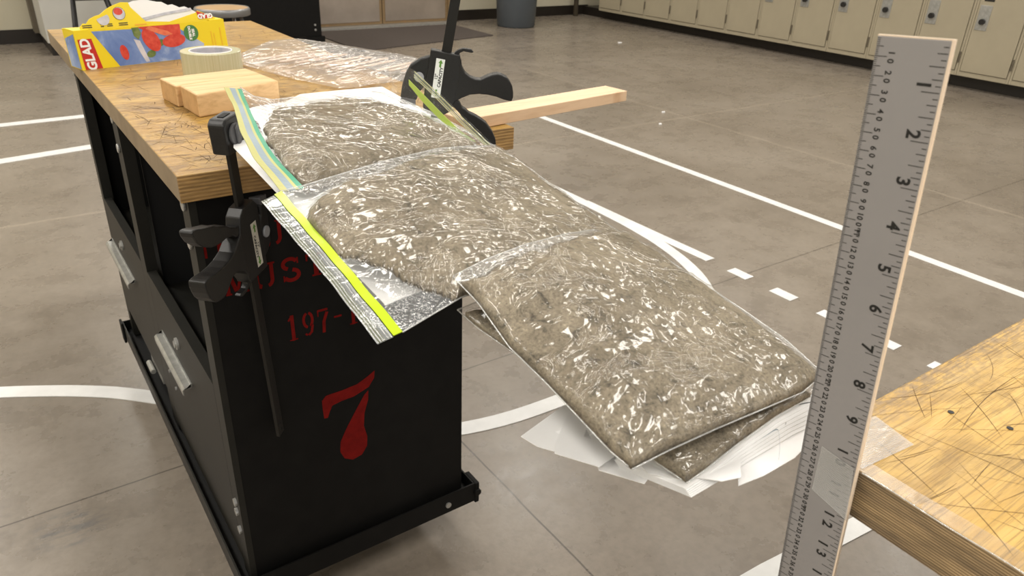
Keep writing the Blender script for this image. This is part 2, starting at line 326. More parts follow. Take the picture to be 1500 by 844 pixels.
G = {
  'A_top': [(0.0912, -0.0053, 0.102), (0.1188, 0.0354, 0.08), (0.1584, 0.0816, 0.062), (0.2145, 0.1274, 0.052), (0.2738, 0.1397, 0.05), (0.2985, 0.0925, 0.058), (0.3005, 0.0256, 0.07)],
  'A_right': [(0.3005, 0.0256, 0.07), (0.3099, -0.0404, 0.068), (0.3213, -0.0966, 0.062), (0.3422, -0.1503, 0.048), (0.3603, -0.1827, 0.028)],
  'A_left': [(0.0912, -0.0053, 0.102), (0.0735, -0.0883, 0.1), (0.0601, -0.1577, 0.096), (0.0517, -0.2078, 0.09), (0.0465, -0.258, 0.084), (0.0468, -0.2953, 0.078), (0.055, -0.3105, 0.062)],
  'A_bot': [(0.055, -0.3105, 0.062), (0.0897, -0.3006, 0.062), (0.159, -0.2735, 0.058), (0.253, -0.2237, 0.044), (0.3603, -0.1827, 0.028)],
  'B_top': [(0.0252, -0.3233, 0.074), (0.0452, -0.3391, 0.082), (0.073, -0.3394, 0.086), (0.1389, -0.3132, 0.084), (0.2311, -0.259, 0.07), (0.2974, -0.2215, 0.054), (0.3497, -0.1916, 0.04)],
  'B_right': [(0.3497, -0.1916, 0.04), (0.3557, -0.2265, 0.034), (0.3554, -0.2713, 0.028), (0.3494, -0.3338, 0.022), (0.3491, -0.3842, 0.016), (0.3464, -0.4392, 0.01), (0.3449, -0.4678, 0.006)],
  'B_left': [(0.0252, -0.3233, 0.074), (0.0226, -0.4072, 0.07), (0.0221, -0.4705, 0.064), (0.0214, -0.5262, 0.058), (0.0224, -0.5716, 0.05)],
  'B_bot': [(0.0224, -0.5716, 0.05), (0.0515, -0.558, 0.048), (0.0908, -0.5382, 0.044), (0.1337, -0.5347, 0.042), (0.2406, -0.5024, 0.025), (0.3449, -0.4678, 0.006)],
  'C_top': [(0.0883, -0.5281, 0.058), (0.1182, -0.5293, 0.066), (0.1625, -0.5213, 0.066), (0.2285, -0.4945, 0.052), (0.2865, -0.4669, 0.034), (0.3382, -0.4477, 0.014)],
  'C_right': [(0.3382, -0.4477, 0.014), (0.3433, -0.4787, 0.012), (0.3394, -0.5216, 0.01), (0.3362, -0.5697, 0.006), (0.3363, -0.6192, 0.0), (0.3353, -0.6651, -0.006), (0.3221, -0.7125, -0.01)],
  'C_left': [(0.0883, -0.5281, 0.058), (0.0918, -0.5592, 0.048), (0.0892, -0.6043, 0.034), (0.0952, -0.6419, 0.022), (0.0982, -0.6763, 0.012), (0.102, -0.7039, 0.002), (0.1073, -0.7185, -0.004)],
  'C_bot': [(0.1073, -0.7185, -0.004), (0.1376, -0.7212, 0.0), (0.1825, -0.7224, 0.0), (0.2414, -0.723, -0.003), (0.2809, -0.7217, -0.007), (0.3221, -0.7125, -0.01)],
  'D_top': [(0.0958, -0.5229, 0.024), (0.1668, -0.5084, 0.022), (0.2942, -0.4723, 0.004)],
  'D_right': [(0.2942, -0.4723, 0.004), (0.3073, -0.5372, -0.002), (0.3173, -0.6146, -0.012), (0.3154, -0.6834, -0.02), (0.3171, -0.7158, -0.024)],
  'D_left': [(0.0958, -0.5229, 0.024), (0.0996, -0.5477, 0.018), (0.1099, -0.5758, 0.01), (0.1362, -0.6567, -0.014), (0.1446, -0.7056, -0.024), (0.1506, -0.7293, -0.028)],
  'D_bot': [(0.1506, -0.7293, -0.028), (0.1694, -0.7298, -0.024), (0.2063, -0.7251, -0.022), (0.2609, -0.7187, -0.022), (0.3171, -0.7158, -0.024)],
  'A_sand': [(0.0655, -0.1691, 0.098), (0.1141, -0.0575, 0.08), (0.1811, 0.01, 0.068), (0.2412, 0.0359, 0.064), (0.2804, 0.0065, 0.068), (0.2945, -0.0696, 0.072), (0.3135, -0.1457, 0.064), (0.3392, -0.2102, 0.048), (0.293, -0.2793, 0.05), (0.1931, -0.3251, 0.066), (0.1027, -0.3863, 0.084), (0.0557, -0.3962, 0.084), (0.0377, -0.4011, 0.084), (0.0363, -0.3679, 0.086), (0.0447, -0.3102, 0.092), (0.0499, -0.2604, 0.098), (0.0538, -0.2175, 0.1)],
  'B_sand': [(0.0173, -0.4065, 0.086), (0.0321, -0.3783, 0.09), (0.0723, -0.3597, 0.094), (0.127, -0.3382, 0.094), (0.2188, -0.2806, 0.08), (0.3354, -0.2126, 0.05), (0.3472, -0.2888, 0.036), (0.3376, -0.3909, 0.026), (0.3437, -0.4678, 0.014), (0.2683, -0.5226, 0.03), (0.1559, -0.5594, 0.05), (0.09, -0.5522, 0.054), (0.0782, -0.537, 0.062), (0.0642, -0.5306, 0.064), (0.0529, -0.5143, 0.068), (0.0402, -0.4882, 0.072), (0.0278, -0.4664, 0.078), (0.0191, -0.4405, 0.082)],
  'C_sand': [(0.0819, -0.5337, 0.062), (0.1106, -0.5406, 0.074), (0.1511, -0.5363, 0.076), (0.2159, -0.5092, 0.062), (0.2699, -0.4848, 0.046), (0.3312, -0.4573, 0.022), (0.331, -0.533, 0.018), (0.3278, -0.6282, 0.008), (0.3268, -0.673, 0.002), (0.3179, -0.7181, -0.006), (0.2716, -0.7267, 0.0), (0.2382, -0.7248, 0.0), (0.1785, -0.7251, 0.004), (0.1325, -0.7251, 0.006), (0.1046, -0.7207, 0.0), (0.0986, -0.7059, 0.006), (0.0929, -0.6806, 0.018), (0.0898, -0.6469, 0.028), (0.0833, -0.61, 0.04), (0.0828, -0.5712, 0.056)],
  'D_sand': [(0.0937, -0.5285, 0.026), (0.2757, -0.5125, 0.01), (0.3079, -0.6872, -0.012), (0.3082, -0.7192, -0.018), (0.2544, -0.7221, -0.016), (0.2006, -0.7285, -0.016), (0.1643, -0.7332, -0.018), (0.1464, -0.7322, -0.022), (0.1404, -0.7088, -0.018), (0.1321, -0.6606, -0.008), (0.1072, -0.5794, 0.014)],
  'Bz_outer': [(0.0061, -0.3329, 0.072), (0.0053, -0.4131, 0.066), (0.005, -0.4775, 0.06), (0.0035, -0.5298, 0.054), (0.0045, -0.5688, 0.046)],
  'Bz_inner': [(0.0276, -0.3257, 0.075), (0.0238, -0.409, 0.071), (0.0227, -0.4719, 0.065), (0.0211, -0.5282, 0.059), (0.0225, -0.5715, 0.051)],
  'Az_outer': [(0.0664, -0.0246, 0.108), (0.0492, -0.1226, 0.106), (0.0315, -0.2, 0.1), (0.0234, -0.2649, 0.09), (0.027, -0.2958, 0.08), (0.028, -0.3227, 0.074)],
  'Az_inner': [(0.0867, -0.0264, 0.104), (0.0681, -0.1135, 0.102), (0.0545, -0.1843, 0.097), (0.048, -0.237, 0.088), (0.0478, -0.2839, 0.08), (0.0484, -0.3277, 0.076)],
  'paper': [(0.1353, 0.1964, 0.022), (0.1897, 0.2753, 0.01), (0.2541, 0.3156, 0.003), (0.2978, 0.3597, 0.003), (0.3769, 0.3597, 0.003), (0.4583, 0.3542, 0.003), (0.3709, -0.0094, 0.035), (0.3419, -0.1679, 0.035), (0.3224, -0.3436, 0.015), (0.3127, -0.4283, 0.01), (0.1728, -0.4995, 0.03), (0.0992, -0.5066, 0.045), (0.0499, -0.5175, 0.047), (0.0339, -0.522, 0.047), (0.0344, -0.4122, 0.055), (0.0347, -0.2925, 0.062), (0.0591, -0.0597, 0.045)],
  'paper2': [(0.2035, -0.4792, 0.014), (0.3394, -0.4328, -0.006), (0.3439, -0.5222, -0.018), (0.3327, -0.6205, -0.028), (0.2991, -0.712, -0.034), (0.1728, -0.7067, -0.036), (0.1699, -0.6596, -0.032), (0.1991, -0.5766, -0.022)],
  'E_base': [(0.297, 0.0526, 0.068), (0.3005, 0.0256, 0.07), (0.303, -0.0188, 0.069), (0.3082, -0.0396, 0.068), (0.3106, -0.0628, 0.067), (0.3213, -0.0966, 0.062), (0.3287, -0.1343, 0.055), (0.3422, -0.1503, 0.048), (0.353, -0.1898, 0.04)],
  'E_top': [(0.297, 0.0526, 0.069), (0.3005, 0.0256, 0.0942), (0.303, -0.0188, 0.124), (0.3082, -0.0396, 0.118), (0.3106, -0.0628, 0.1164), (0.3213, -0.0966, 0.0966), (0.3287, -0.1343, 0.0794), (0.3422, -0.1503, 0.0617), (0.353, -0.1898, 0.0409)],
  'E_lime0': [(0.309, -0.0479, 0.103), (0.3156, -0.0785, 0.0873), (0.3239, -0.1101, 0.0692), (0.3336, -0.1401, 0.0521), (0.3454, -0.1619, 0.0403)],
  'E_lime1': [(0.309, -0.0479, 0.0957), (0.3144, -0.0749, 0.0784), (0.3226, -0.1034, 0.0615), (0.3279, -0.1303, 0.0505), (0.3422, -0.1503, 0.0397)],
  'E_zip0': [(0.3106, -0.0628, 0.1164), (0.3213, -0.0966, 0.0975), (0.3361, -0.143, 0.0698), (0.3524, -0.1875, 0.0413)],
  'E_zip1': [(0.3104, -0.0612, 0.1089), (0.3213, -0.0966, 0.0894), (0.3348, -0.1416, 0.0614), (0.3505, -0.1805, 0.0389)],
  'S1': [(0.0947, -0.6166, -0.036), (0.0983, -0.6322, -0.036), (0.1056, -0.6433, -0.036), (0.1304, -0.6431, -0.036), (0.1753, -0.631, -0.036), (0.1448, -0.6043, -0.036)],
  'S2': [(0.1051, -0.6438, -0.0348), (0.1, -0.6505, -0.0348), (0.1173, -0.6798, -0.0348), (0.1684, -0.669, -0.0348), (0.1803, -0.6253, -0.0348), (0.1482, -0.6095, -0.0348)],
  'S3': [(0.1186, -0.6781, -0.0336), (0.1365, -0.7055, -0.0336), (0.181, -0.6882, -0.0336), (0.1729, -0.6334, -0.0336), (0.1444, -0.6258, -0.0336)],
  'S4': [(0.1386, -0.7052, -0.0324), (0.1581, -0.7282, -0.0324), (0.2034, -0.7042, -0.0324), (0.1866, -0.6645, -0.0324), (0.1487, -0.6601, -0.0324)],
  'S5': [(0.1611, -0.7277, -0.0312), (0.1734, -0.7405, -0.0312), (0.1879, -0.7449, -0.0312), (0.2234, -0.714, -0.0312), (0.2083, -0.6997, -0.0312), (0.1651, -0.6998, -0.0312)],
  'S6': [(0.1862, -0.7454, -0.03), (0.2091, -0.7485, -0.03), (0.2434, -0.7487, -0.03), (0.2736, -0.7429, -0.03), (0.3266, -0.7082, -0.03), (0.2749, -0.7033, -0.03), (0.2211, -0.7144, -0.03)],
  'S7': [(0.153, -0.7241, -0.0288), (0.1568, -0.733, -0.0288), (0.2295, -0.7167, -0.0288), (0.2273, -0.6958, -0.0288), (0.1545, -0.6965, -0.0288)],
  'gap_shade': [(0.263, -0.7248, -0.0285), (0.2711, -0.7199, -0.0285), (0.2738, -0.7155, -0.0285), (0.2869, -0.7133, -0.0285), (0.2978, -0.7148, -0.0285), (0.3082, -0.7181, -0.0285)],
  'gap_shade2': [(0.2128, -0.7178, -0.0285), (0.2202, -0.7262, -0.0285), (0.2557, -0.7241, -0.0285), (0.2363, -0.7401, -0.0285), (0.2241, -0.7482, -0.0285)],
  'ctr': [(0.2079, -0.5722, 0.0)]
}
# ================================================================= SETTING
fl = struct(MB().add([(-7, -6, FZ), (9, -6, FZ), (9, 9, FZ), (-7, 9, FZ)], [(0, 1, 2, 3)]).build('floor', 'floor'))
LZ = [0]
def floor_line(pts, wd=.05, closed=False):
    LZ[0] += .00012
    P = [Vector((x, y, 0)) for x, y in pts]; L = []; R = []
    for i, q in enumerate(P):
        d = (P[min(i+1, len(P)-1)] - P[max(i-1, 0)]).normalized(); nn = Vector((-d.y, d.x, 0))*wd/2
        L.append((q.x-nn.x, q.y-nn.y, FZ+.0012+LZ[0])); R.append((q.x+nn.x, q.y+nn.y, FZ+.0012+LZ[0]))
    mb = MB(); mb.ribbon(L, R, .0010) if False else mb.add(L + R, [(i, i+1, i+1+len(L), i+len(L)) for i in range(len(L)-1)])
    # give it a real edge of paint thickness
    n = len(mb.v); mb.add([(a, b, FZ+.0002) for a, b, c in mb.v], [])
    k = len(L); mb.f += [(i, i+n, i+1+n, i+1) for i in range(k-1)] + [(i+k, i+1+k, i+1+k+n, i+k+n) for i in range(k-1)]; mb.m += [0]*(2*(k-1))
    o = mb.build('painted_line', 'line', fl)
    return o
floor_line([(2.738, -1.0), (2.738, 3.0)])
floor_line([(1.978, .708), (1.972, 1.0), (1.966, 1.45)], .048)
for y0, y1 in ((.52, .607), (.325, .415), (.13, .222), (-.055, .02), (-.25, -.16), (-.45, -.36)): floor_line([(1.978, y0), (1.978, y1)], .048)
arc = [(.93 + 1.05*math.cos(a), 1.33 + 1.05*math.sin(a)) for a in [math.radians(k) for k in range(-92, 8, 4)]]
def smooth_curve(pts, n=40):
    q = lerp_poly(np.array(pts, float), np.linspace(0, 1, n)); return [tuple(v) for v in q]
floor_line(smooth_curve([(1.960, 1.9), (1.958, 1.40), (1.950, 1.15), (1.93, .96), (1.895, .80), (1.84, .65), (1.755, .51), (1.62, .41), (1.40, .33), (1.15, .285), (.895, .287), (.75, .293), (.62, .320), (.5, .37)], 60), .05)
floor_line(smooth_curve([(-1.2, 1.42), (-.7, 1.26), (-.318, 1.101), (-.17, 1.016), (-.07, .945), (.02, .858), (.12, .75), (.25, .58)], 50), .05)
floor_line([(-1.6, 4.00), (-.13, 4.038), (.28, 4.054), (.75, 4.06)], .075)
floor_line([(-1.6, 3.10), (-.175, 3.30), (.22, 3.367), (.75, 3.43)], .08)
floor_line([(.5, -.385), (.90, -.405), (1.17, -.430), (1.6, -.47)], .045)
# floor mat, back wall, doors, partition
tag(MB().add([(2.7, 5.45, FZ+.008), (4.36, 5.80, FZ+.008), (4.36, 6.66, FZ+.008), (2.7, 6.66, FZ+.008), (2.7, 5.45, FZ), (4.36, 5.80, FZ), (4.36, 6.66, FZ), (2.7, 6.66, FZ)],
    [(0, 1, 2, 3), (0, 4, 5, 1), (1, 5, 6, 2), (2, 6, 7, 3), (3, 7, 4, 0)]).build('door_mat', 'mat'), 'dark brown mat lying on the floor before the metal-plated doors', 'mat')
WY = 6.95
struct(MB().box(-4, 2.80, WY, WY+.15, FZ, 2.6).box(4.50, 6.9, WY, WY+.15, FZ, 2.6).box(2.80, 4.50, WY, WY+.15, 1.3, 2.6).build('wall_back', 'wall'))
struct(MB().box(-4, 2.80, WY-.015, WY, FZ, FZ+.115).box(4.52, 6.6, WY-.015, WY, FZ, FZ+.115).build('baseboard_back', 'base'))
for i, (x0, x1) in enumerate(((2.84, 3.60), (3.61, 4.42))):
    d = struct(MB().box(x0, x1, WY-.10, WY-.05, FZ+.02, 1.25).build('door_%d' % (i+1), 'doorw'))
    MB().box(x0+.03, x1-.03, WY-.106, WY-.1, FZ+.05, -.47).build('kick_plate', 'kick', d)
    MB().box(x0+.12, x1-.12, WY-.15, WY-.13, .18, .21).box(x0+.12, x0+.15, WY-.15, WY-.1, .18, .21).box(x1-.15, x1-.12, WY-.15, WY-.1, .18, .21).build('push_bar', 'kick', d)
struct(MB().box(2.76, 2.84, WY-.13, WY+.1, FZ, 1.32).box(4.42, 4.52, WY-.13, WY+.1, FZ, 1.32).box(2.76, 4.52, WY-.13, WY+.1, 1.26, 1.36).build('trim_1', 'doorw'))
struct(MB().box(2.80, 4.46, WY-.22, WY+.02, FZ, FZ+.018).build('trim_2', 'steel'))                  # threshold
struct(MB().box(.36, 1.6, 6.20, WY, FZ+.10, 2.6).build('wall_partition', 'wallw'))
struct(MB().box(.375, 1.585, 6.215, WY, FZ, FZ+.10).build('baseboard_partition', 'base'))
struct(MB().box(.325, .36, 6.78, WY, FZ+.1, 2.6).build('dark_band', 'lockd'))  # dark upright band at the back end of the partition's left face
struct(MB().box(-4.15, -4, -6, WY+.15, FZ, 2.6).build('wall_left', 'wall'))
# lockers along the right wall
struct(MB().box(6.9, 7.05, -3, WY+.15, FZ, 2.6).build('wall_right', 'wall'))
struct(MB().box(6.52, 6.9, -.2, WY-.02, FZ, FZ+.102).build('baseboard_right', 'base'))
LX, LP, LY0 = 6.40, .405, 1.635
def locker():
    t = thing('locker', 'x', 'locker', (LX, 0, FZ+.10), None)
    z0 = FZ + .10; H = 1.78
    b = MB(); b.box(LX+.02, LX+.45, 0, .012, z0, z0+H).box(LX+.02, LX+.45, LP-.014, LP-.002, z0, z0+H).box(LX+.43, LX+.45, .012, LP-.014, z0, z0+H)
    b.box(LX+.02, LX+.43, .012, LP-.014, z0, z0+.02).box(LX+.02, LX+.43, .012, LP-.014, z0+H-.02, z0+H)
    b.build('body', 'lock', t)
    f = MB().box(LX, LX+.02, 0, .018, z0, z0+H).box(LX, LX+.02, LP-.020, LP-.002, z0, z0+H).box(LX, LX+.02, .018, LP-.020, z0, z0+.035).box(LX, LX+.02, .018, LP-.02, z0+H-.035, z0+H)
    f.build('face_frame', 'lock', t, bevel=.002)
    d = MB().box(LX-.006, LX+.014, .022, LP-.024, z0+.039, z0+H-.039).build('door', 'lock', t, bevel=.003)
    y1 = LP - .075
    r = MB().box(LX-.009, LX-.006, y1-.055, y1+.035, -.40, -.215).build('recessed_latch', 'steel', d, bevel=.004)
    MB().cyl((LX-.009, y1-.012, -.335), (-1, 0, 0), .024, .022, 16).box(LX-.034, LX-.028, y1-.020, y1-.004, -.36, -.31).build('lock_dial', 'dark', r) if False else MB().cyl((LX-.009, y1-.012, -.335), (-1, 0, 0), .022, .022, 16).build('lock_dial', 'dark', d)
    MB().box(LX-.008, LX-.006, y1-.055, y1+.02, -.185, -.155).build('number_plate', 'dark', d)
    for z in (-.66, .1, .8): MB().box(LX-.010, LX+.002, .004, .013, z, z+.085).build('hinge', 'lockd', t)
    return t
words = ['first', 'second', 'third', 'fourth', 'fifth', 'sixth', 'seventh', 'eighth', 'ninth', 'tenth', 'eleventh', 'twelfth', 'thirteenth']
l0 = locker(); n = 0
for k in range(-1, 12):
    t = l0 if n == 0 else copy_tree(l0)
    t.location = (LX, LY0 + k*LP, FZ+.10); t['group'] = 'tan lockers along the right wall'
    t['label'] = ('tan metal locker cut off by the right edge of the photo' if k == -1 else
                  'tan metal locker, %s in the row counted from the right edge of the photo' % words[n]) if k < 11 else 'tan metal locker at the far end of the row by the corner pole'
    n += 1
tag(MB().cyl((6.30, 6.82, FZ), (0, 0, 1), .03, 3.4, 14).build('corner_pole', 'lockd', smooth=True), 'thin dark pole standing in the far corner beside the lockers', 'pole')
# grey bin
b = MB(); n_ = 36; c = (5.02, 6.33)
prof = [(.20, FZ), (.215, FZ+.012), (.245, FZ+.55), (.262, FZ+.70), (.285, FZ+.705), (.285, FZ+.74), (.255, FZ+.74), (.235, FZ+.55), (.20, FZ+.03), (0, FZ+.03)]
vs = [(c[0]+r*math.cos(2*math.pi*i/n_), c[1]+r*math.sin(2*math.pi*i/n_), z) for r, z in prof for i in range(n_)]
fs = [(j*n_+i, j*n_+(i+1) % n_, (j+1)*n_+(i+1) % n_, (j+1)*n_+i) for j in range(len(prof)-1) for i in range(n_)]
tb = thing('waste_bin', 'round grey plastic waste bin standing against the far wall', 'bin', (c[0], c[1], FZ))
b.add(vs, fs).add([(c[0]+.2*math.cos(2*math.pi*i/n_), c[1]+.2*math.sin(2*math.pi*i/n_), FZ) for i in range(n_)], [tuple(range(n_))[::-1]]).build('tub', 'bin', tb, smooth=True)
for s_ in (-1, 1): MB().box(c[0]-.06, c[0]+.06, c[1]+s_*.27-.015, c[1]+s_*.27+.035*s_+.0, FZ+.62, FZ+.66).build('handle', 'bin', tb, bevel=.006)
# small litter
for i, (x, y) in enumerate(((5.32, 4.9), (3.55, 2.52), (3.3, 2.3))):
    q = [((.03, .014, .012)[i]*math.cos(a)*random.uniform(.6, 1.2), (.022, .010, .009)[i]*math.sin(a)*random.uniform(.6, 1.2)) for a in np.linspace(0, 5.6, 7)]
    o = MB().prism(q, (x, y, FZ+.001), (1, 0, 0), (0, 1, 0), (0, 0, 1), .006).build('paper_scrap', 'paper')
    tag(o, ['crumpled white paper scrap on the floor near the far lockers', 'tiny pale scrap on the floor past the wood strip end, farther of two', 'tiny pale scrap on the floor past the wood strip end, nearer of two'][i], 'paper scrap', 'scraps on the floor')
# ceiling and its lamps
struct(MB().box(-4, 6.9, -6, WY, 2.6, 2.65).build('ceiling', 'ceil'))
for i, (x, y) in enumerate(LAMPS):
    la = bpy.data.lights.new('lamp', 'AREA'); la.shape = 'RECTANGLE'; la.size = .55; la.size_y = 1.15; la.energy = LIGHT_W; la.color = (1, .955, .885)
    lo = bpy.data.objects.new('ceiling_lamp', la); COL.objects.link(lo); lo.location = (x, y, LAMP_Z)
# ================================================================= FAR FURNITURE
# black bench beyond
t = thing('workbench', 'black steel workbench standing farther back, its wooden stool in front of it', 'workbench', (1.7, 5.8, FZ))
MB().box(1.12, 2.37, 5.5, 5.53, -.715, -.04).box(1.12, 1.14, 5.53, 6.0, -.715, -.04).box(2.35, 2.37, 5.53, 6.0, -.715, -.04).box(1.14, 2.35, 5.98, 6.0, -.715, -.04).build('cabinet', 'black', t, bevel=.003)
MB().box(1.10, 2.39, 5.48, 5.50, -.76, -.715).box(1.10, 2.39, 6.0, 6.02, -.76, -.715).box(1.10, 1.12, 5.5, 6.0, -.76, -.715).box(2.37, 2.39, 5.5, 6.0, -.76, -.715).build('base_frame', 'black', t)
MB().box(1.02, 2.55, 5.42, 6.08, -.037, 0).build('bench_top', 'top1', t, bevel=.002)
for x, z in ((2.315, -.62), (2.315, -.66), (2.02, -.365)): MB().cyl((x, 5.5, z), (0, -1, 0), .009, .005, 10).build('bolt', 'bolt', t)
for x in (1.2, 2.29):
    for y in (5.6, 5.92): MB().cyl((x-.015, y, FZ+.035), (1, 0, 0), .035, .03, 16).box(x-.02, x+.02, y-.02, y+.02, FZ+.06, -.715).build('caster', 'dark', t)
def stool(name, label, cx, cy, sz, R, leg, wood=True):
    t = thing(name, label, 'stool', (cx, cy, FZ), None)
    MB().cyl((cx, cy, sz-.006), (0, 0, 1), R-.012, .010, 32).build('seat', 'seatw', t, smooth=False, bevel=.002)
    b = MB(); n = 40; prof = [(R-.014, sz), (R-.006, sz+.006), (R, sz-.004), (R, sz-.032), (R-.006, sz-.036), (R-.010, sz-.03), (R-.012, sz-.004)]
    vs = [(cx+r*math.cos(2*math.pi*i/n), cy+r*math.sin(2*math.pi*i/n), z) for r, z in prof for i in range(n)]; k = len(prof)
    b.add(vs, [(j*n+i, j*n+(i+1) % n, ((j+1) % k)*n+(i+1) % n, ((j+1) % k)*n+i) for j in range(k) for i in range(n)]).build('rim', 'rim', t, smooth=True)
    for a in (.785, 2.356, 3.93, 5.5):
        p0 = Vector((cx+R*.72*math.cos(a), cy+R*.72*math.sin(a), sz-.03)); p1 = Vector((cx+R*1.25*math.cos(a), cy+R*1.25*math.sin(a), FZ+.008))
        l = MB().tube([p0, p1], .011).build('leg', leg, t, smooth=True); MB().cyl(p1-Vector((0, 0, .008)), (0, 0, 1), .015, .02, 12).build('rubber_foot', 'dark', l)
    for zz, ff in ((.45, .55), (.72, .38)):
        r = R*(1.25 - ff*.53); z = FZ + (sz-FZ)*ff
        b = MB(); P = [(cx+r*math.cos(a), cy+r*math.sin(a), z) for a in np.linspace(0, 2*math.pi, 29)]
        b.tube(P, .006).build('foot_ring', leg, t, smooth=True)
    return t
stool('stool', 'round wooden-seat metal stool behind the scratched bench, in front of the black workbench', 1.087, 3.748, -.25, .155, 'rim')
t = thing('tall_chair', 'dark thin-legged stand at the back left, seen behind the yellow bag box', 'chair', (.6, 5.2, FZ))
for x0, x1, y in ((.485, .455, 5.2), (.523, .500, 5.45), (.689, .74, 5.2), (.728, .80, 5.45)):
    MB().tube([(x0, y, -.33), (x1+(x1-x0)*1.0, y, FZ)], .012, 8).build('leg', 'dark', t, smooth=True)
MB().tube([(.488, 5.2, -.335), (.69, 5.2, -.335)], .008).tube([(.52, 5.45, -.335), (.73, 5.45, -.335)], .008).tube([(.488, 5.2, -.335), (.52, 5.45, -.335)], .008).tube([(.69, 5.2, -.335), (.73, 5.45, -.335)], .008).build('stretcher', 'dark', t)
MB().box(.44, .77, 5.14, 5.51, -.20, -.17).build('seat', 'dark', t, bevel=.006)
for x, y in ((.485, 5.2), (.523, 5.45), (.689, 5.2), (.728, 5.45)): MB().tube([(x, y, -.33), (x, y, -.2)], .012, 8).build('leg_upper', 'dark', t)
# ================================================================= BENCH 1
W, L, T = .52, 1.343, .0366
bench = thing('workbench', 'scratched plywood-topped black steel workbench with red stencilled 7, clamped paper on it', 'workbench', (.22, .5, FZ))
MB().box(0, W, 0, L, -T, 0, mf=[0, 1, 2, 2, 3, 3]).build('bench_top', ['plyside', 'top1', 'ply', 'plyside'], bench, bevel=.0015)
X0, X1, Y0, Y1 = .011, .430, .012, 1.03
def bench_cab(p):
    MB().box(X0+.003, X1, Y0, Y0+.003, -.735, -T-.001).build('end_panel', 'black', p)
    MB().box(X0+.003, X1, Y1-.003, Y1, -.735, -T-.001).build('end_panel', 'black', p)
    MB().box(X1-.003, X1, Y0+.003, Y1-.003, -.735, -T-.001).build('back_panel', 'blackin', p)
    for y0, y1 in ((Y0, Y0+.040), (.515, .570), (Y1-.035, Y1)):
        po = MB().box(X0-.001, X0+.002, y0, y1, -.735, -T-.001).box(*((X0-.001, X0+.009, Y0-.0012, Y0) if y0 < .1 else (X0+.002, X0+.02, y0, y0+.002)), -.735, -T-.001).build('corner_post', 'black_lit', p)
        for z in ((-.05, -.105) if y0 < .6 else (-.05,)):
            MB().cyl((X0-.001, (y0+y1)/2, z), (-1, 0, 0), .0085, .004, 14).build('bolt', 'bolt', po, bevel=.001)
    for z in (-.565, -.585, -.625): MB().cyl((X0-.001, Y0+.018, z), (-1, 0, 0), .007, .004, 12).build('bolt', 'bolt', p)
    MB().box(X0+.002, X1-.003, Y0+.003, Y1-.003, -.40, -.397).build('shelf', 'black_lit', p)
    MB().box(X0+.03, X1-.003, .54, .543, -.397, -T-.001).build('divider', 'blackin', p)
    for (y0, y1, hy0, hy1, zb) in ((.052, .515, .243, .466, -.715), (.570, .995, .73, 1.005, -.655)):
        d = MB().box(X0-.001, X0+.002, y0+.001, y1-.001, zb, -.348).box(X0+.002, X0+.016, y0+.001, y1-.001, -.351, -.348).build('drawer_front', 'black_lit', p)
        hz = -.462
        h = MB()
        pr = [(0, 0), (-.013, .0), (-.017, -.004), (-.017, -.014), (-.0150, -.014), (-.0150, -.005), (-.0120, -.0025), (-.002, -.0025), (-.002, .006), (0, .006)]
        h.prism(pr, (X0-.001, hy0, hz), (1, 0, 0), (0, 0, 1), (0, 1, 0), hy1-hy0).build('handle', 'steel', d)
        MB().cyl((X0-.001, (hy0+hy1)/2 - .045, hz+.055), (-1, 0, 0), .0115, .004, 18).cyl((X0-.005, (hy0+hy1)/2 - .045, hz+.055), (-1, 0, 0), .007, .003, 14).build('lock_cylinder', 'steel', d)
    for y, z in ((.50, -.53), (.47, -.555), (.43, -.575)): MB().cyl((X0-.001, y, z), (-1, 0, 0), .004, .003, 8).build('bolt', 'bolt', p)
    MB().box(X0+.004, X0+.02, .66, .78, -.70, -.66).cyl((X0-.006, .71, -.69), (0, 1, 0), .006, .05, 10).build('latch', 'steel', p)
    # base angle frame
    a, b_, t_ = -.712, -.757, .003
    MB().box(-.008, .452, -.004, -.001, b_, a).box(-.008, .452, -.001, .030, b_, b_+.003).build('base_rail', 'black', p)
    MB().box(-.008, -.005, .000, 1.045, b_, a).box(-.005, .028, .000, 1.045, b_, b_+.003).build('base_rail', 'black_lit', p)
    MB().box(.449, .452, .000, 1.045, b_, a).box(.42, .449, .000, 1.045, b_, b_+.003).build('base_rail', 'black', p)
    MB().box(-.008, .452, 1.045, 1.048, b_, a).box(-.008, .452, 1.01, 1.045, b_, b_+.003).build('base_rail', 'black', p)
    MB().box(-.004, .449, .002, 1.043, -.742, -.739).build('base_pan', 'blackin', p)
    MB().cyl((.39, -.004, -.737), (0, -1, 0), .006, .003, 14).build('bolt', 'bolt', p)
    MB().box(.452, .462, -.006, .035, -.762, -.712).cyl((.457, .0, -.735), (0, -1, 0), .008, .010, 12).build('corner_bracket', 'black', p, bevel=.002)
    MB().box(-.014, -.008, 1.02, 1.052, -.765, -.705).build('corner_bracket', 'black', p, bevel=.002)
    for x in (.08, .33):
        for y in (.24, .90):
            c_ = MB().cyl((x-.015, y, FZ+.038), (1, 0, 0), .038, .030, 20).build('caster', 'dark', p, bevel=.004)
            MB().box(x-.022, x-.018, y-.02, y+.02, FZ+.03, b_).box(x+.018, x+.022, y-.02, y+.02, FZ+.03, b_).box(x-.022, x+.022, y-.025, y+.025, b_-.005, b_).build('caster_fork', 'steel', c_)
bench_cab(bench)
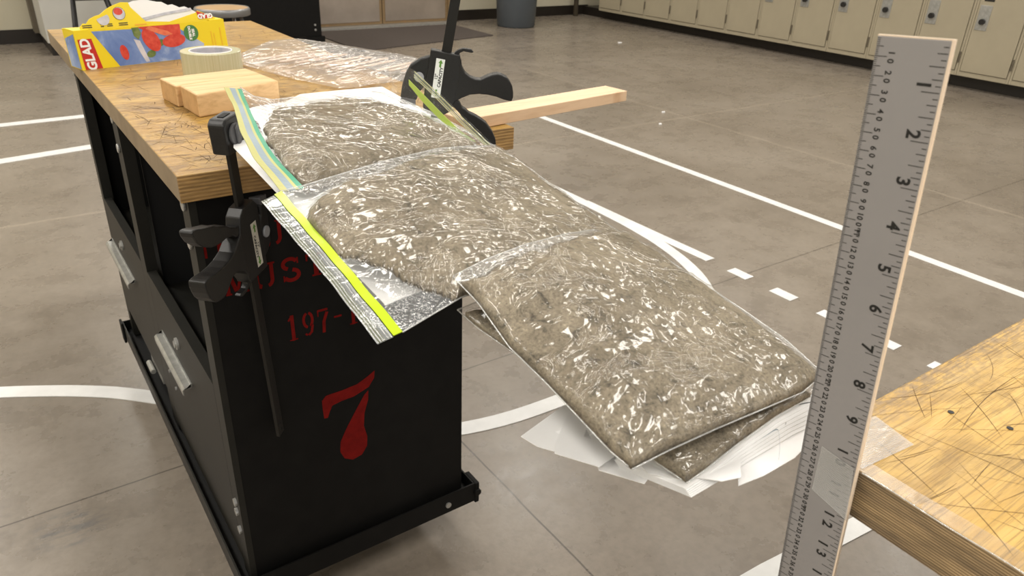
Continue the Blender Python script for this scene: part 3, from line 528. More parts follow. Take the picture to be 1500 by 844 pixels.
# stencilled paint on the end panel: strokes are (polyline, width) in a unit cell
def arcp(cx, cy, rx, ry, a0, a1, n=14): return [(cx+rx*math.cos(math.radians(a)), cy+ry*math.sin(math.radians(a))) for a in np.linspace(a0, a1, n)]
STROKE = {
 'M': [([(.12, 0), (.12, 1)], .17), ([(.88, 0), (.88, 1)], .2), ([(.20, 1), (.47, .12)], .17), ([(.53, .12), (.80, 1)], .13), ([(.0, .04), (.26, .04)], .08), ([(.72, .04), (1.02, .04)], .08), ([(.0, .96), (.2, .96)], .08), ([(.8, .96), (1.02, .96)], .08)],
 'U': [([(.16, 1), (.16, .34)] + arcp(.40, .30, .24, .25, 180, 262), .2), ([(.86, 1), (.86, .32)] + arcp(.62, .30, .24, .25, 0, -80), .17), ([(.0, .96), (.34, .96)], .08), ([(.68, .96), (1.02, .96)], .08)],
 'S': [(arcp(.48, .74, .32, .21, 20, 250), .18), (arcp(.52, .27, .34, .22, 80, -160), .19), ([(.84, .97), (.84, .72)], .07), ([(.16, .03), (.16, .28)], .07)],
 'T': [([(.46, 0), (.46, .86)], .22), ([(.0, .93), (.38, .93)], .13), ([(.55, .93), (.92, .93)], .13), ([(.04, .9), (.04, .7)], .08), ([(.88, .9), (.88, .7)], .08), ([(.25, .04), (.68, .04)], .08)],
 'H': [([(.16, 0), (.16, 1)], .2), ([(.84, 0), (.84, 1)], .2), ([(.2, .5), (.44, .5)], .12), ([(.54, .5), (.8, .5)], .12)],
 'O': [(arcp(.44, .5, .34, .42, 105, 255), .2), (arcp(.56, .5, .34, .42, -75, 75), .2)],
 '1': [([(.5, 0), (.5, 1)], .26), ([(.22, .80), (.40, .92)], .14), ([(.2, .04), (.8, .04)], .09)],
 '9': [(arcp(.47, .66, .30, .27, 100, 265), .2), (arcp(.52, .66, .30, .27, 82, -60) + [(.80, .42), (.70, .16), (.45, .06)], .2), ([(.38, .07), (.22, .14)], .15)],
 '7': [([(.08, .90), (.86, .90)], .19), ([(.10, .92), (.10, .68)], .09), ([(.80, .80), (.52, .45), (.46, .0)], .24)],
 '-': [([(.15, .5), (.75, .5)], .16)]}
def stroke_mesh(mb, pts, wd, o, w_, h_, y):
    P = [Vector((o[0]+a*w_, 0, o[1]+b*h_)) for a, b in pts]; k = len(P); A = []; B = []
    for i, q in enumerate(P):
        d = (P[min(i+1, k-1)] - P[max(i-1, 0)]).normalized(); nn = Vector((-d.z, 0, d.x))*wd*w_/2
        A.append((q.x-nn.x, y, q.z-nn.z)); B.append((q.x+nn.x, y, q.z+nn.z))
    mb.add(A + B, [(i, i+1, i+1+k, i+k) for i in range(k-1)])
def stencil(text, x, z, w_, h_, pitch, y=Y0-.0004):
    for i, ch in enumerate(text):
        if ch == ' ': continue
        mb = MB(); k = 0
        for pts, wd in STROKE[ch]: stroke_mesh(mb, pts, wd, (x+i*pitch, z), w_, h_, y - .00008*k); k += 1
        o = mb.build('stencilled_letter' if ch.isalpha() else 'stencilled_digit', 'red', bench)
        if ch.isdigit(): pass
stencil('HOU', .016, -.123, .030, .037, .0415)
stencil('MUST', .040, -.186, .032, .038, .0395)
stencil('197-1', .118, -.286, .021, .044, .0245)
P7 = [(.1625, -.4115), (.1700, -.4040), (.1985, -.4035), (.2250, -.4010), (.2440, -.3925), (.2575, -.3850), (.2560, -.3990), (.2450, -.4140), (.2180, -.4230), (.1950, -.4240), (.1790, -.4270), (.1740, -.4370), (.1700, -.4480), (.1635, -.4470), (.1625, -.4280)]
P7b = [(.2360, -.4270), (.2440, -.4200), (.2430, -.4380), (.2345, -.4640), (.2320, -.4900), (.2370, -.5140), (.2355, -.5340), (.2250, -.5490), (.2080, -.5530), (.1930, -.5440), (.1860, -.5270), (.1880, -.5060), (.2000, -.4830), (.2170, -.4560)]
mb = MB()
for P in (P7, P7b): mb.prism(P, (0, Y0-.0001, 0), (1, 0, 0), (0, 0, 1), (0, -1, 0), .0003)
mb.build('stencilled_digit', 'red', bench)['label'] = 'large red stencilled seven'
# ================================================================= BENCH 2 (near right)
bx, by = .229, -.7605
b2 = thing('workbench', 'second plywood-topped workbench at the lower right corner with the ruler taped to it', 'workbench', (.9, -1.0, FZ))
MB().box(bx, bx+L, by-W, by, -T, 0, mf=[0, 1, 2, 2, 3, 2]).build('bench_top', ['plyside', 'top2', 'ply', 'ply2'], b2, bevel=.002)
for x, y, s in ((.345, -.80, 1.0), (.362, -.833, 1.0), (.405, -.826, .7)):
    MB().cyl((x, y, .0002), (0, 0, 1), .0022*s, .0003, 12).build('nail_hole', 'ktxt', b2)
cx0, cx1, cy0, cy1 = bx+.34, bx+L-.012, by-W+.012, by-.09
MB().box(cx0, cx1, cy0, cy0+.003, -.735, -T).box(cx0, cx1, cy1-.003, cy1, -.735, -T).box(cx0, cx0+.003, cy0+.003, cy1-.003, -.735, -T).box(cx1-.003, cx1, cy0+.003, cy1-.003, -.735, -T).box(cx0, cx1, cy0, cy1, -.738, -.735).build('cabinet', 'black', b2)
MB().box(cx0-.02, cx1+.02, cy0-.02, cy0-.017, -.757, -.712).box(cx0-.02, cx1+.02, cy1+.017, cy1+.02, -.757, -.712).box(cx0-.02, cx0-.017, cy0-.017, cy1+.017, -.757, -.712).box(cx1+.017, cx1+.02, cy0-.017, cy1+.017, -.757, -.712).build('base_rail', 'black', b2)
for x in (cx0+.04, cx1-.04):
    for y in (cy0+.04, cy1-.04):
        MB().cyl((x-.015, y, FZ+.038), (1, 0, 0), .038, .030, 20).box(x-.022, x+.022, y-.02, y+.02, FZ+.075, -.738).build('caster', 'dark', b2)

# knife scratches: fine dark gouges in both worn tops
def scratches(parent, x0, x1, y0, y1, n, seed, dirs, lens, wmax):
    r = random.Random(seed); mb = MB()
    for i in range(n):
        cx = r.uniform(x0, x1); cy = r.uniform(y0, y1); a = r.choice(dirs) + r.gauss(0, .28); ln = r.uniform(*lens)*r.choice((1, 1, .5, 1.8)); bend = r.gauss(0, .045); w_ = r.uniform(.25, 1)*wmax; pts = []
        for k in range(7):
            t = k/6 - .5; aa = a + bend*t*3; pts.append((cx + math.cos(aa)*ln*t, cy + math.sin(aa)*ln*t, math.sin(math.pi*(k/6))**.5*w_/2 + .00004))
        L_ = []; R_ = []
        for k, (x, y, h) in enumerate(pts):
            x2, y2, _ = pts[min(k+1, 6)]; x1_, y1_, _ = pts[max(k-1, 0)]; d = math.hypot(x2-x1_, y2-y1_) or 1; nx, ny = -(y2-y1_)/d, (x2-x1_)/d
            L_.append((x-nx*h, y-ny*h, .00016)); R_.append((x+nx*h, y+ny*h, .00016))
        if min(q[0] for q in L_) < x0-.01 or max(q[0] for q in L_) > x1+.01 or min(q[1] for q in L_) < y0-.01 or max(q[1] for q in L_) > y1+.01: continue
        mb.add(L_ + R_, [(k, k+1, k+8, k+7) for k in range(6)])
    o = mb.build('scratches', 'scratch', parent); o['kind'] = 'stuff'
top1_ = [c for c in bench.children if c.name.startswith('bench_top')][0]; top2_ = [c for c in b2.children if c.name.startswith('bench_top')][0]
scratches(top1_, .012, W-.012, .012, .42, 1000, 5, (.1, .6, 1.1, 2.4, 2.9, 1.6, 2.0), (.008, .05), .0011)
scratches(top1_, .012, W-.012, .35, 1.2, 500, 4, (.1, .6, 1.1, 2.4, 2.9, 1.6), (.012, .06), .0010)
scratches(top2_, bx+.012, bx+.45, by-.42, by-.012, 330, 8, (.0, .5, .9, 1.3, 2.6, -.9, 1.57), (.02, .11), .0005)
# ================================================================= RULER
RO = Vector((.2180, -.7865, .2638)); RL = Vector((-.0968, .9934, -.0609)).normalized(); RD = Vector((.0090, -.0604, -.9981)).normalized()
RN = RL.cross(RD).normalized()
if RN.x > 0: RN = -RN                    # out of the printed face, towards -x
RW, RH, RT = .0368, .4572, .0022
ruler = thing('ruler', 'grey aluminium ruler standing upright, taped to the corner of the near workbench', 'ruler', tuple(RO + RD*RH))
MB().prism([(0, 0), (RW, 0), (RW, RH), (0, RH)], RO, RL, RD, -RN, RT).build('blade', 'alu', ruler, bevel=.0004)
MB().prism([(-.0011, -.0006), (0, -.0006), (0, RH), (-.0011, RH)], RO, RL, RD, -RN, RT+.0006).build('edge_strip', 'aluedge', ruler)
MB().prism([(0, -.0007), (RW, -.0007), (RW, 0), (0, 0)], RO, RL, RD, -RN, RT).build('end_edge', 'aluedge', ruler)
EPS = .00012
def rp(a, b): return RO + RL*a + RD*b + RN*EPS
tk = MB()
def tick(a0, a1, b, w_):
    tk.add([rp(a0, b-w_/2), rp(a1, b-w_/2), rp(a1, b+w_/2), rp(a0, b+w_/2)], [(0, 1, 2, 3)])
IN = .0254
for i in range(1, 18*8):
    k = i % 8; ln = .0095 if k == 0 else .0082 if k == 4 else .0055 if k in (2, 6) else .0032
    tick(.0006 if k else .0006, ln, i*IN/8, .00042)
for i in range(1, 457):
    ln = .0068 if i % 10 == 0 else .0042 if i % 5 == 0 else .0019
    tick(RW-ln, RW-.0002, i*.001, .00030 if i % 5 else .0004)
o = tk.build('graduation', 'ktxt', ruler); o['kind'] = 'stuff'
BX, BY = RD, -RL                         # baseline runs down the blade, glyph tops to the right edge
for i in range(1, 18):
    mb = MB()
    if i < 10: add_text(mb, str(i), .0098, rp(.0092, i*IN-.0035), BX, BY, 0, .0003)
    else:
        add_text(mb, str(i)[0], .0092, rp(.0105, i*IN-.0042), BX, BY, 0, .0003); add_text(mb, str(i)[1], .0092, rp(.0105, i*IN+.0046), BX, BY, 0, .0003)
    mb.build('inch_numeral', 'ktxt', ruler)
mm = MB()
for i in range(1, 45):
    s_ = str(i*10); add_text(mm, s_[:-1], .0046, rp(RW-.0088, i*.01-.0011-.0009*len(s_[:-1])), BX, BY, 0, .00012); add_text(mm, '0', .0046, rp(RW-.0088, i*.01+.0021), BX, BY, 0, .00012)
    if i % 10 == 0: add_text(mm, 'mm', .0036, rp(RW-.0100, i*.01+.0068), BX, BY, 0, .0001)
o = mm.build('millimetre_numerals', 'ktxt', ruler); o['kind'] = 'stuff'
# filament tape over ruler and bench
def on_r(px_a, px_b): return rp(px_a, px_b) + RN*.0004
tp = thing('filament_tape', 'clear ribbed tape holding the ruler to the corner of the near workbench', 'tape', (.2170, -.79, -.04))
zt = (RO.z)/-RD.z
A = [rp(.0235, .2530), rp(.0012, .2580)]; B = [rp(.0245, .2890), rp(-.0012, .2985)]
def quadstrip(p00, p10, p01, p11, n, name, parent, nfib, fm='tapefib'):
    """clear strip with raised filaments between the sides p00-p01 and p10-p11"""
    p00, p10, p01, p11 = map(Vector, (p00, p10, p01, p11)); nn = Vector(n)
    mb = MB(); mb.ribbon([p00, (p00+p01)/2, p01], [p10, (p10+p11)/2, p11], .00012); o = mb.build(name, 'tape', parent)
    f = MB()
    for k in range(nfib):
        t = (k+.5)/nfib; a = p00.lerp(p01, t) + nn*.00015; b = p10.lerp(p11, t) + nn*.00015; f.tube([a, b], .00030, 4)
    o2 = f.build('filaments', 'fib', o); o2['kind'] = 'stuff'; return o
MT['fib'] = m_film('filament_strands', .16, 60, (.95, .95, .95), .05, .3, .1)
quadstrip(A[0]+RN*.0003, A[1]+RN*.0003, B[0]+RN*.0003, B[1]+RN*.0003, RN, 'tape_strip', tp, 26)
quadstrip((.232, -.762, .0008), (.292, -.773, .0008), (.231, -.801, .0008), (.284, -.806, .0008), (0, 0, 1), 'tape_strip', tp, 24)
tp2 = thing('clear_tape_strip', 'long clear tape strip running along the near workbench edge, away from the ruler', 'tape', (.235, -1.0, 0))
mb = MB(); ys = np.linspace(-.800, -1.20, 14)
mb.ribbon([(.2285, y, .0006) for y in ys], [(.2425+.0015*math.sin(y*40), y, .0006) for y in ys], .00012).build('tape_strip', 'tapeedge', tp2)
mb = MB(); mb.tube([(.2280, y, .0002+.0004*math.sin(y*90)) for y in np.linspace(-.803, -1.2, 50)], .0004, 6).build('tape_edge', 'seam', tp2)
# ================================================================= PAPER STRUCTURE
def sheet(poly, name, parent, t=.0004, z=None, m_='paper'):
    P = [(x, y) for x, y, _ in poly]; z = poly[0][2] if z is None else z
    return MB().prism(P, (0, 0, z), (1, 0, 0), (0, 1, 0), (0, 0, 1), t).build(name, m_, parent)
pc = thing('paper_cantilever', 'white paper structure clamped to the bench and reaching out under the sand bags', 'paper structure', (.27, .1, 0))
def mapped(poly, t, name, c):
    lo = [tuple(q) for q in poly]; k = len(lo); R = 5; vs = []; fs = []
    for lev in (0, -t):
        base = len(vs); vs.append((c[0], c[1], c[2]+lev))
        for r in range(1, R+1): vs += [tuple(c[j]+(q[j]-c[j])*r/R + (lev if j == 2 else 0) for j in range(3)) for q in lo]
        for i in range(k):
            f = (base, base+1+i, base+1+(i+1) % k); fs.append(f if lev == 0 else f[::-1])
            for r in range(R-1):
                a = base+1+r*k+i; b = base+1+r*k+(i+1) % k; f = (a, a+k, b+k, b); fs.append(f if lev == 0 else f[::-1])
    h = len(vs)//2
    for i in range(k): a = 1+(R-1)*k+i; b = 1+(R-1)*k+(i+1) % k; fs.append((a, a+h, b+h, b))
    return MB().add(vs, fs).build(name, 'paper', pc)
mapped(G['paper'], .0006, 'paper_sheet', (.20, -.10, .050)); mapped(G['paper2'], .0006, 'paper_sheet', (.21, -.58, -.020))
bm = MB(); cl = [(.235, .11, .018), (.232, 0, .026), (.225, -.12, .030), (.225, -.35, .012), (.215, -.52, -.014), (.205, -.64, -.038)]
vs = []
for x, y, z in cl: vs += [(x-.045, y, z), (x+.045, y, z), (x+.040, y, z-.017), (x-.040, y, z-.017)]
fs = [(i*4+k, i*4+(k+1) % 4, i*4+4+(k+1) % 4, i*4+4+k) for i in range(5) for k in range(4)] + [(0, 3, 2, 1), (20, 21, 22, 23)]
bm.add(vs, fs).build('folded_beam', 'paper', pc)
def curled(poly, name, z0, dz, tilt=0, cx=.15, cy=-.60, n=14):
    """sheet fanned out at the tip: sags gently away from the beam"""
    P = [(x, y) for x, y, _ in poly]; k = len(P); c = (sum(a for a, b in P)/k, sum(b for a, b in P)/k)
    rings = 6; vs = []; fs = []
    for lev in (0, -.0006):
        base = len(vs); vs.append((c[0], c[1], z0 + lev))
        for r in range(1, rings+1):
            for i in range(k*3):
                a, b = P[i//3], P[(i//3+1) % k]; t = (i % 3)/3; q = (a[0]*(1-t)+b[0]*t, a[1]*(1-t)+b[1]*t)
                x = c[0]+(q[0]-c[0])*r/rings; y = c[1]+(q[1]-c[1])*r/rings
                d = math.hypot(x-cx, y-cy); vs.append((x, y, z0 + lev + dz*max(0, d-.06)**2*20 + tilt*((x-cx)*.6+(y-cy))))
        m_ = k*3
        for i in range(m_):
            f = (base, base+1+i, base+1+(i+1) % m_); fs.append(f if lev == 0 else f[::-1])
            for r in range(rings-1):
                a = base+1+r*m_+i; b = base+1+r*m_+(i+1) % m_; f = (a, a+m_, b+m_, b); fs.append(f if lev == 0 else f[::-1])
    m_ = k*3; h = len(vs)//2
    for i in range(m_):
        a = 1+(rings-1)*m_+i; b = 1+(rings-1)*m_+(i+1) % m_; fs.append((a, a+h, b+h, b))
    o = MB().add(vs, fs).build(name, 'paper', pc)
    return o
for i, k in enumerate(('S1', 'S2', 'S3', 'S4', 'S7', 'S5', 'S6')):
    curled(G[k], 'paper_sheet', -.0365 + .0012*i, -.0015, (-1)**i*.03)
# the bent page edges showing beside the lower bag
for i in range(6):
    q = lerp_poly(np.array(G['D_bot']), np.linspace(0, 1, 16)); dn = np.array([.0012, -.0034, 0])*(i+.6); tt = np.linspace(0, 1, 16)[:, None]
    Aq = q + dn*(.25+.75*tt) + np.array([0, 0, -.0035]) - np.array([0, 0, .0009])*i; Bq = Aq + np.array([-.02, .05, -.001])
    MB().ribbon([tuple(v) for v in Aq], [tuple(v) for v in Bq], .0004).build('paper_sheet', 'paper', pc)
for k in ('gap_shade', 'gap_shade2'):  # shade in the gaps between paper sheets, painted as thin dark ribbons
    P = lerp_poly(np.array(G[k]), np.linspace(0, 1, 24)); P[:, 2] += .002
    MB().ribbon([tuple(q) for q in P], [(q[0]+.0007, q[1]+.0007, q[2]) for q in P], .0001).build('gap_shade_line', 'greyb' if k == 'gap_shade2' else 'ktxt', pc)
# ================================================================= SAND BAGS
def coons(top, right, bot, left, nu, nv):
    u = np.linspace(0, 1, nu); v = np.linspace(0, 1, nv)
    t = lerp_poly(top, u)[:, None]; b = lerp_poly(bot, u)[:, None]; l = lerp_poly(left, v)[None]; r = lerp_poly(right, v)[None]
    U = u[:, None, None]; V = v[None, :, None]
    c = (1-V)*t + V*b + (1-U)*l + U*r - ((1-U)*(1-V)*t[0, 0] + U*(1-V)*t[-1, 0] + (1-U)*V*b[0, 0] + U*V*b[-1, 0])
    return c
def poly_dist(P, poly):
    x, y = P[..., 0], P[..., 1]; ins = np.zeros(x.shape, bool); d = np.full(x.shape, 9.)
    n = len(poly)
    for i in range(n):
        (x0, y0), (x1, y1) = poly[i][:2], poly[(i+1) % n][:2]
        c = ((y0 > y) != (y1 > y)) & (x < (x1-x0)*(y-y0)/((y1-y0) or 1e-9)+x0); ins ^= c
        dx, dy = x1-x0, y1-y0; tt = np.clip(((x-x0)*dx+(y-y0)*dy)/(dx*dx+dy*dy), 0, 1)
        d = np.minimum(d, np.hypot(x-x0-tt*dx, y-y0-tt*dy))
    return np.where(ins, d, -d)
def nz(P, sx, sy, ang, seed, octv=3, typ='fbm'):
    ca, sa = math.cos(ang), math.sin(ang); out = np.empty(P.shape[:2])
    for i in range(P.shape[0]):
        for j in range(P.shape[1]):
            x, y = P[i, j, 0], P[i, j, 1]; q = Vector(((ca*x+sa*y)*sx, (-sa*x+ca*y)*sy, seed))
            out[i, j] = noise.fractal(q, .7, 2.1, octv) if typ == 'fbm' else abs(noise.noise(q)) + .5*abs(noise.noise(q*2.1))
    return out
def sandbag(name, label, K, seed, tmax, rad, flat=None, edge_w=.008, nu=170, nv=150, ang=.6, seams=('top', 'right', 'bot', 'left')):
    P = coons(G[K+'_top'], G[K+'_right'], G[K+'_bot'], G[K+'_left'], nu, nv)
    if flat is not None:                                   # the zipped end curls up, the filled part lies flat
        z0, uw, vw = flat; U = np.linspace(0, 1, nu)[:, None]; V = np.linspace(0, 1, nv)[None]
        s1 = np.clip(U/uw, 0, 1); s1 = s1*s1*(3-2*s1); s1 = s1 + 0*V; P[..., 2] = P[..., 2]*(1-s1) + np.minimum(P[..., 2], z0)*s1
    d = poly_dist(P, G[K+'_sand']) + .0035*noise_edge(P, seed)
    W1 = np.linalg.norm(P[-1, nv//2]-P[0, nv//2]); W2 = np.linalg.norm(P[nu//2, -1]-P[nu//2, 0])
    iu = np.minimum(np.arange(nu), nu-1-np.arange(nu))[:, None]/nu*W1; iv = np.minimum(np.arange(nv), nv-1-np.arange(nv))[None]/nv*W2
    s = np.clip(np.minimum(d/rad, (np.minimum(iu, iv)-.0004)/edge_w), 0, 1); Tt = tmax*np.sqrt(np.clip(1-(1-s)**2, 0, 1))
    lump = nz(P, 11, 14, ang, seed, 4); Tt = Tt*(1+.30*lump)
    cr = nz(P, 34, 78, ang, seed+3, 2, 'ridge'); cr2 = nz(P, 90, 44, ang+1.1, seed+7, 2, 'ridge'); fine = nz(P, 150, 150, 0, seed+9, 3)
    empty = np.clip(1-s*2.2, 0, 1)
    wr = ((.35-cr)*.0016 + (.35-cr2)*.0009)*(.35+.65*np.clip(lump*2.2+.4, 0, 1)); edge = np.minimum.reduce([np.arange(nu)[:, None]+0*P[..., 0], (nu-1-np.arange(nu))[:, None]+0*P[..., 0], np.arange(nv)[None]+0*P[..., 0], (nv-1-np.arange(nv))[None]+0*P[..., 0]])
    ed = np.clip(edge/8, 0, 1)
    zs = P[..., 2] + Tt*.97 + np.where(s > 0, fine*.0009, 0)
    zf = np.maximum(P[..., 2] + Tt + .0016, zs+.0007) + (wr*(1+1.4*empty)+.0008)*ed
    zf = np.maximum(zf, zs+.0004)
    t = thing(name, label, 'sand bag', (float(P[nu//2, nv//2, 0]), float(P[nu//2, nv//2, 1]), float(P[nu//2, nv//2, 2])), 'zip bags filled with sand')
    def grid(z, keep=None, flip=False):
        vs = [(float(P[i, j, 0]), float(P[i, j, 1]), float(z[i, j])) for i in range(nu) for j in range(nv)]; fs = []
        for i in range(nu-1):
            for j in range(nv-1):
                if keep is not None and not (keep[i, j] and keep[i+1, j] and keep[i, j+1] and keep[i+1, j+1]): continue
                a = i*nv+j; f = (a, a+1, a+nv+1, a+nv); fs.append(f[::-1] if flip else f)
        return vs, fs
    keep = Tt > tmax*.06
    zb = P[..., 2] - .0002
    mb = MB(); mb.add(*grid(zs, keep, True)); v2, f2 = grid(np.where(keep, zb, zs), keep, False); mb.add(v2, f2)
    # walls
    n0 = nu*nv; cnt = {}
    for f in mb.f[:len(f2)]:
        for k in range(4): e = (f[k], f[(k+1) % 4]); cnt[e] = 1
    wl = [(b, a, a+n0, b+n0) for a, b in cnt if (b, a) not in cnt]
    mb.f += wl; mb.m += [0]*len(wl)
    mb.build('sand_fill', 'sand', t, smooth=True)
    f = MB(); vf, ff = grid(zf, None, True); f.add(vf, ff)
    kf = keep.ravel(); f.m = [0 if kf[q[0]] or kf[q[2]] else 1 for q in ff]
    f.build('film', ['film', 'film_h'], t, smooth=True)
    sm = MB()
    for nm, q in (('top', P[:, 0]), ('bot', P[:, -1]), ('left', P[0]), ('right', P[-1])):
        if nm in seams:
            z = {'top': zf[:, 0], 'bot': zf[:, -1], 'left': zf[0], 'right': zf[-1]}[nm]
            sm.tube([(float(a[0]), float(a[1]), float(zz)+.0003) for a, zz in zip(q[::3], z[::3])], .0006, 6)
    sm.build('side_seam', 'seam', t, smooth=True)
    return t, P, zf
def noise_edge(P, seed): return nz(P, 40, 40, .3, seed+21, 3)
bagA, PAg, _ = sandbag('sand_bag', 'sand bag with the green zip, lying on the bench top between the two clamps', 'A', 3.1, .013, .035, ang=.9, seams=('top', 'right'))
bagB, PBg, _ = sandbag('sand_bag', 'sand bag with the bright yellow-green zip, hanging out in the middle', 'B', 7.7, .015, .045, ang=.5, seams=('top', 'right', 'bot'))
bagD, PDg, _ = sandbag('sand_bag', 'lowest sand bag at the outer end, its corner poking out under the top one', 'D', 12.2, .010, .03, edge_w=.010, ang=1.3, nu=90, nv=120)
bagC, PCg, _ = sandbag('sand_bag', 'topmost sand bag at the outer end, nearest the ruler, with no zip in view', 'C', 17.4, .0135, .05, edge_w=.013, ang=.55)
def strip_between(A, B, t0, t1, n=40):
    a = lerp_poly(A, np.linspace(0, 1, n)); b = lerp_poly(B, np.linspace(0, 1, n)); return a+(b-a)*t0, a+(b-a)*t1
def zipper(parent, outer, inner, bands, ridges, dz=.0006):
    for k, (t0, t1, m_, nm) in enumerate(bands):
        p, q = strip_between(outer, inner, t0, t1); w_ = .0005*np.sin(np.linspace(0, 30, len(p)))
        lift = dz*(1 if m_.startswith('film') else 2.4)
        MB().ribbon([(a[0], a[1], a[2]+lift+e) for a, e in zip(p, w_)], [(a[0], a[1], a[2]+lift+e) for a, e in zip(q, w_)], .0007).build(nm, m_, parent, smooth=False)
    for tt, m_, r in ridges:
        p, _ = strip_between(outer, inner, tt, tt); w_ = .0005*np.sin(np.linspace(0, 30, len(p)))
        MB().tube([(a[0], a[1], a[2]+dz*1.6+e) for a, e in zip(p, w_)], r, 6).build('zip_ridge', m_, parent, smooth=True)
zipper(bagB, G['Bz_outer'], G['Bz_inner'], [(0, .62, 'film_e', 'zip_lip'), (.64, 1.0, 'lime', 'zip_band')],
       [(.03, 'seam', .0006), (.09, 'oliv', .0005), (.15, 'seam', .0005), (.20, 'oliv', .0005), (.26, 'seam', .0005), (.31, 'oliv', .0004), (.45, 'seam', .0005), (.56, 'seam', .0005), (.60, 'seam', .0004)])
zipper(bagA, G['Az_outer'], G['Az_inner'], [(0, .30, 'yellow', 'zip_lip'), (.30, .62, 'greyb', 'zip_lip'), (.62, .76, 'yellow', 'zip_lip'), (.76, 1.0, 'green', 'zip_band')],
       [(.06, 'oliv', .0004), (.16, 'oliv', .0004), (.26, 'oliv', .0004), (.40, 'greyb', .0006), (.50, 'greyb', .0006), (.70, 'yellow', .0005), (.88, 'green', .0010)])
# slack film between zip and sand: glare is painted as haze in film_h
# bag with its zipped end standing up beside the right clamp
bE = thing('zip_bag', 'clear zip bag end standing up before the right clamp, with a pale lime stripe', 'bag', tuple(G['E_base'][3]))
n_ = 60; rows = 10; tp_ = lerp_poly(np.array(G['E_top']), np.linspace(0, 1, n_)); bs_ = np.array(G['E_base']); vs = []
for q in tp_:
    bx_ = np.interp(-q[1], -bs_[:, 1], bs_[:, 0]); bz_ = np.interp(-q[1], -bs_[:, 1], bs_[:, 2]) + .001
    for k in range(rows+1):
        f_ = k/rows; vs.append((bx_ + .004*math.sin(f_*3.14)*math.sin(q[1]*70), q[1], bz_+(q[2]-bz_)*f_))
fs = [(i*(rows+1)+k, (i+1)*(rows+1)+k, (i+1)*(rows+1)+k+1, i*(rows+1)+k+1) for i in range(n_-1) for k in range(rows)]
MB().add(vs, fs).build('film', 'film', bE, smooth=True)
def vstrip(A, B, name, m_, t=.0006, dx=-.004):
    a = lerp_poly(np.array(A), np.linspace(0, 1, 30)); b = lerp_poly(np.array(B), np.linspace(0, 1, 30)); MB().ribbon([(q[0]+dx, q[1]-.001, q[2]) for q in a], [(q[0]+dx, q[1]-.001, q[2]) for q in b], t).build(name, m_, bE)
vstrip(G['E_lime0'], G['E_lime1'], 'zip_band', 'limef')
vstrip(G['E_zip0'], G['E_zip1'], 'zip_lip', 'film_e')
z0_, z1_ = [lerp_poly(np.array(G[k]), np.linspace(0, 1, 30)) for k in ('E_zip0', 'E_zip1')]
for f_, m_ in ((0, 'yellow'), (.35, 'oliv'), (.6, 'yellow'), (1, 'yellow')):
    a = z0_ + (z1_-z0_)*f_; MB().tube([(q[0]-.0045, q[1]-.001, q[2]) for q in a], .0004, 6).build('zip_ridge', m_, bE, smooth=True)
MB().tube([(q[0], q[1], q[2]) for q in lerp_poly(bs_, np.linspace(0, 1, 40))], .0010, 6).build('side_seam', 'seam', bE, smooth=True)
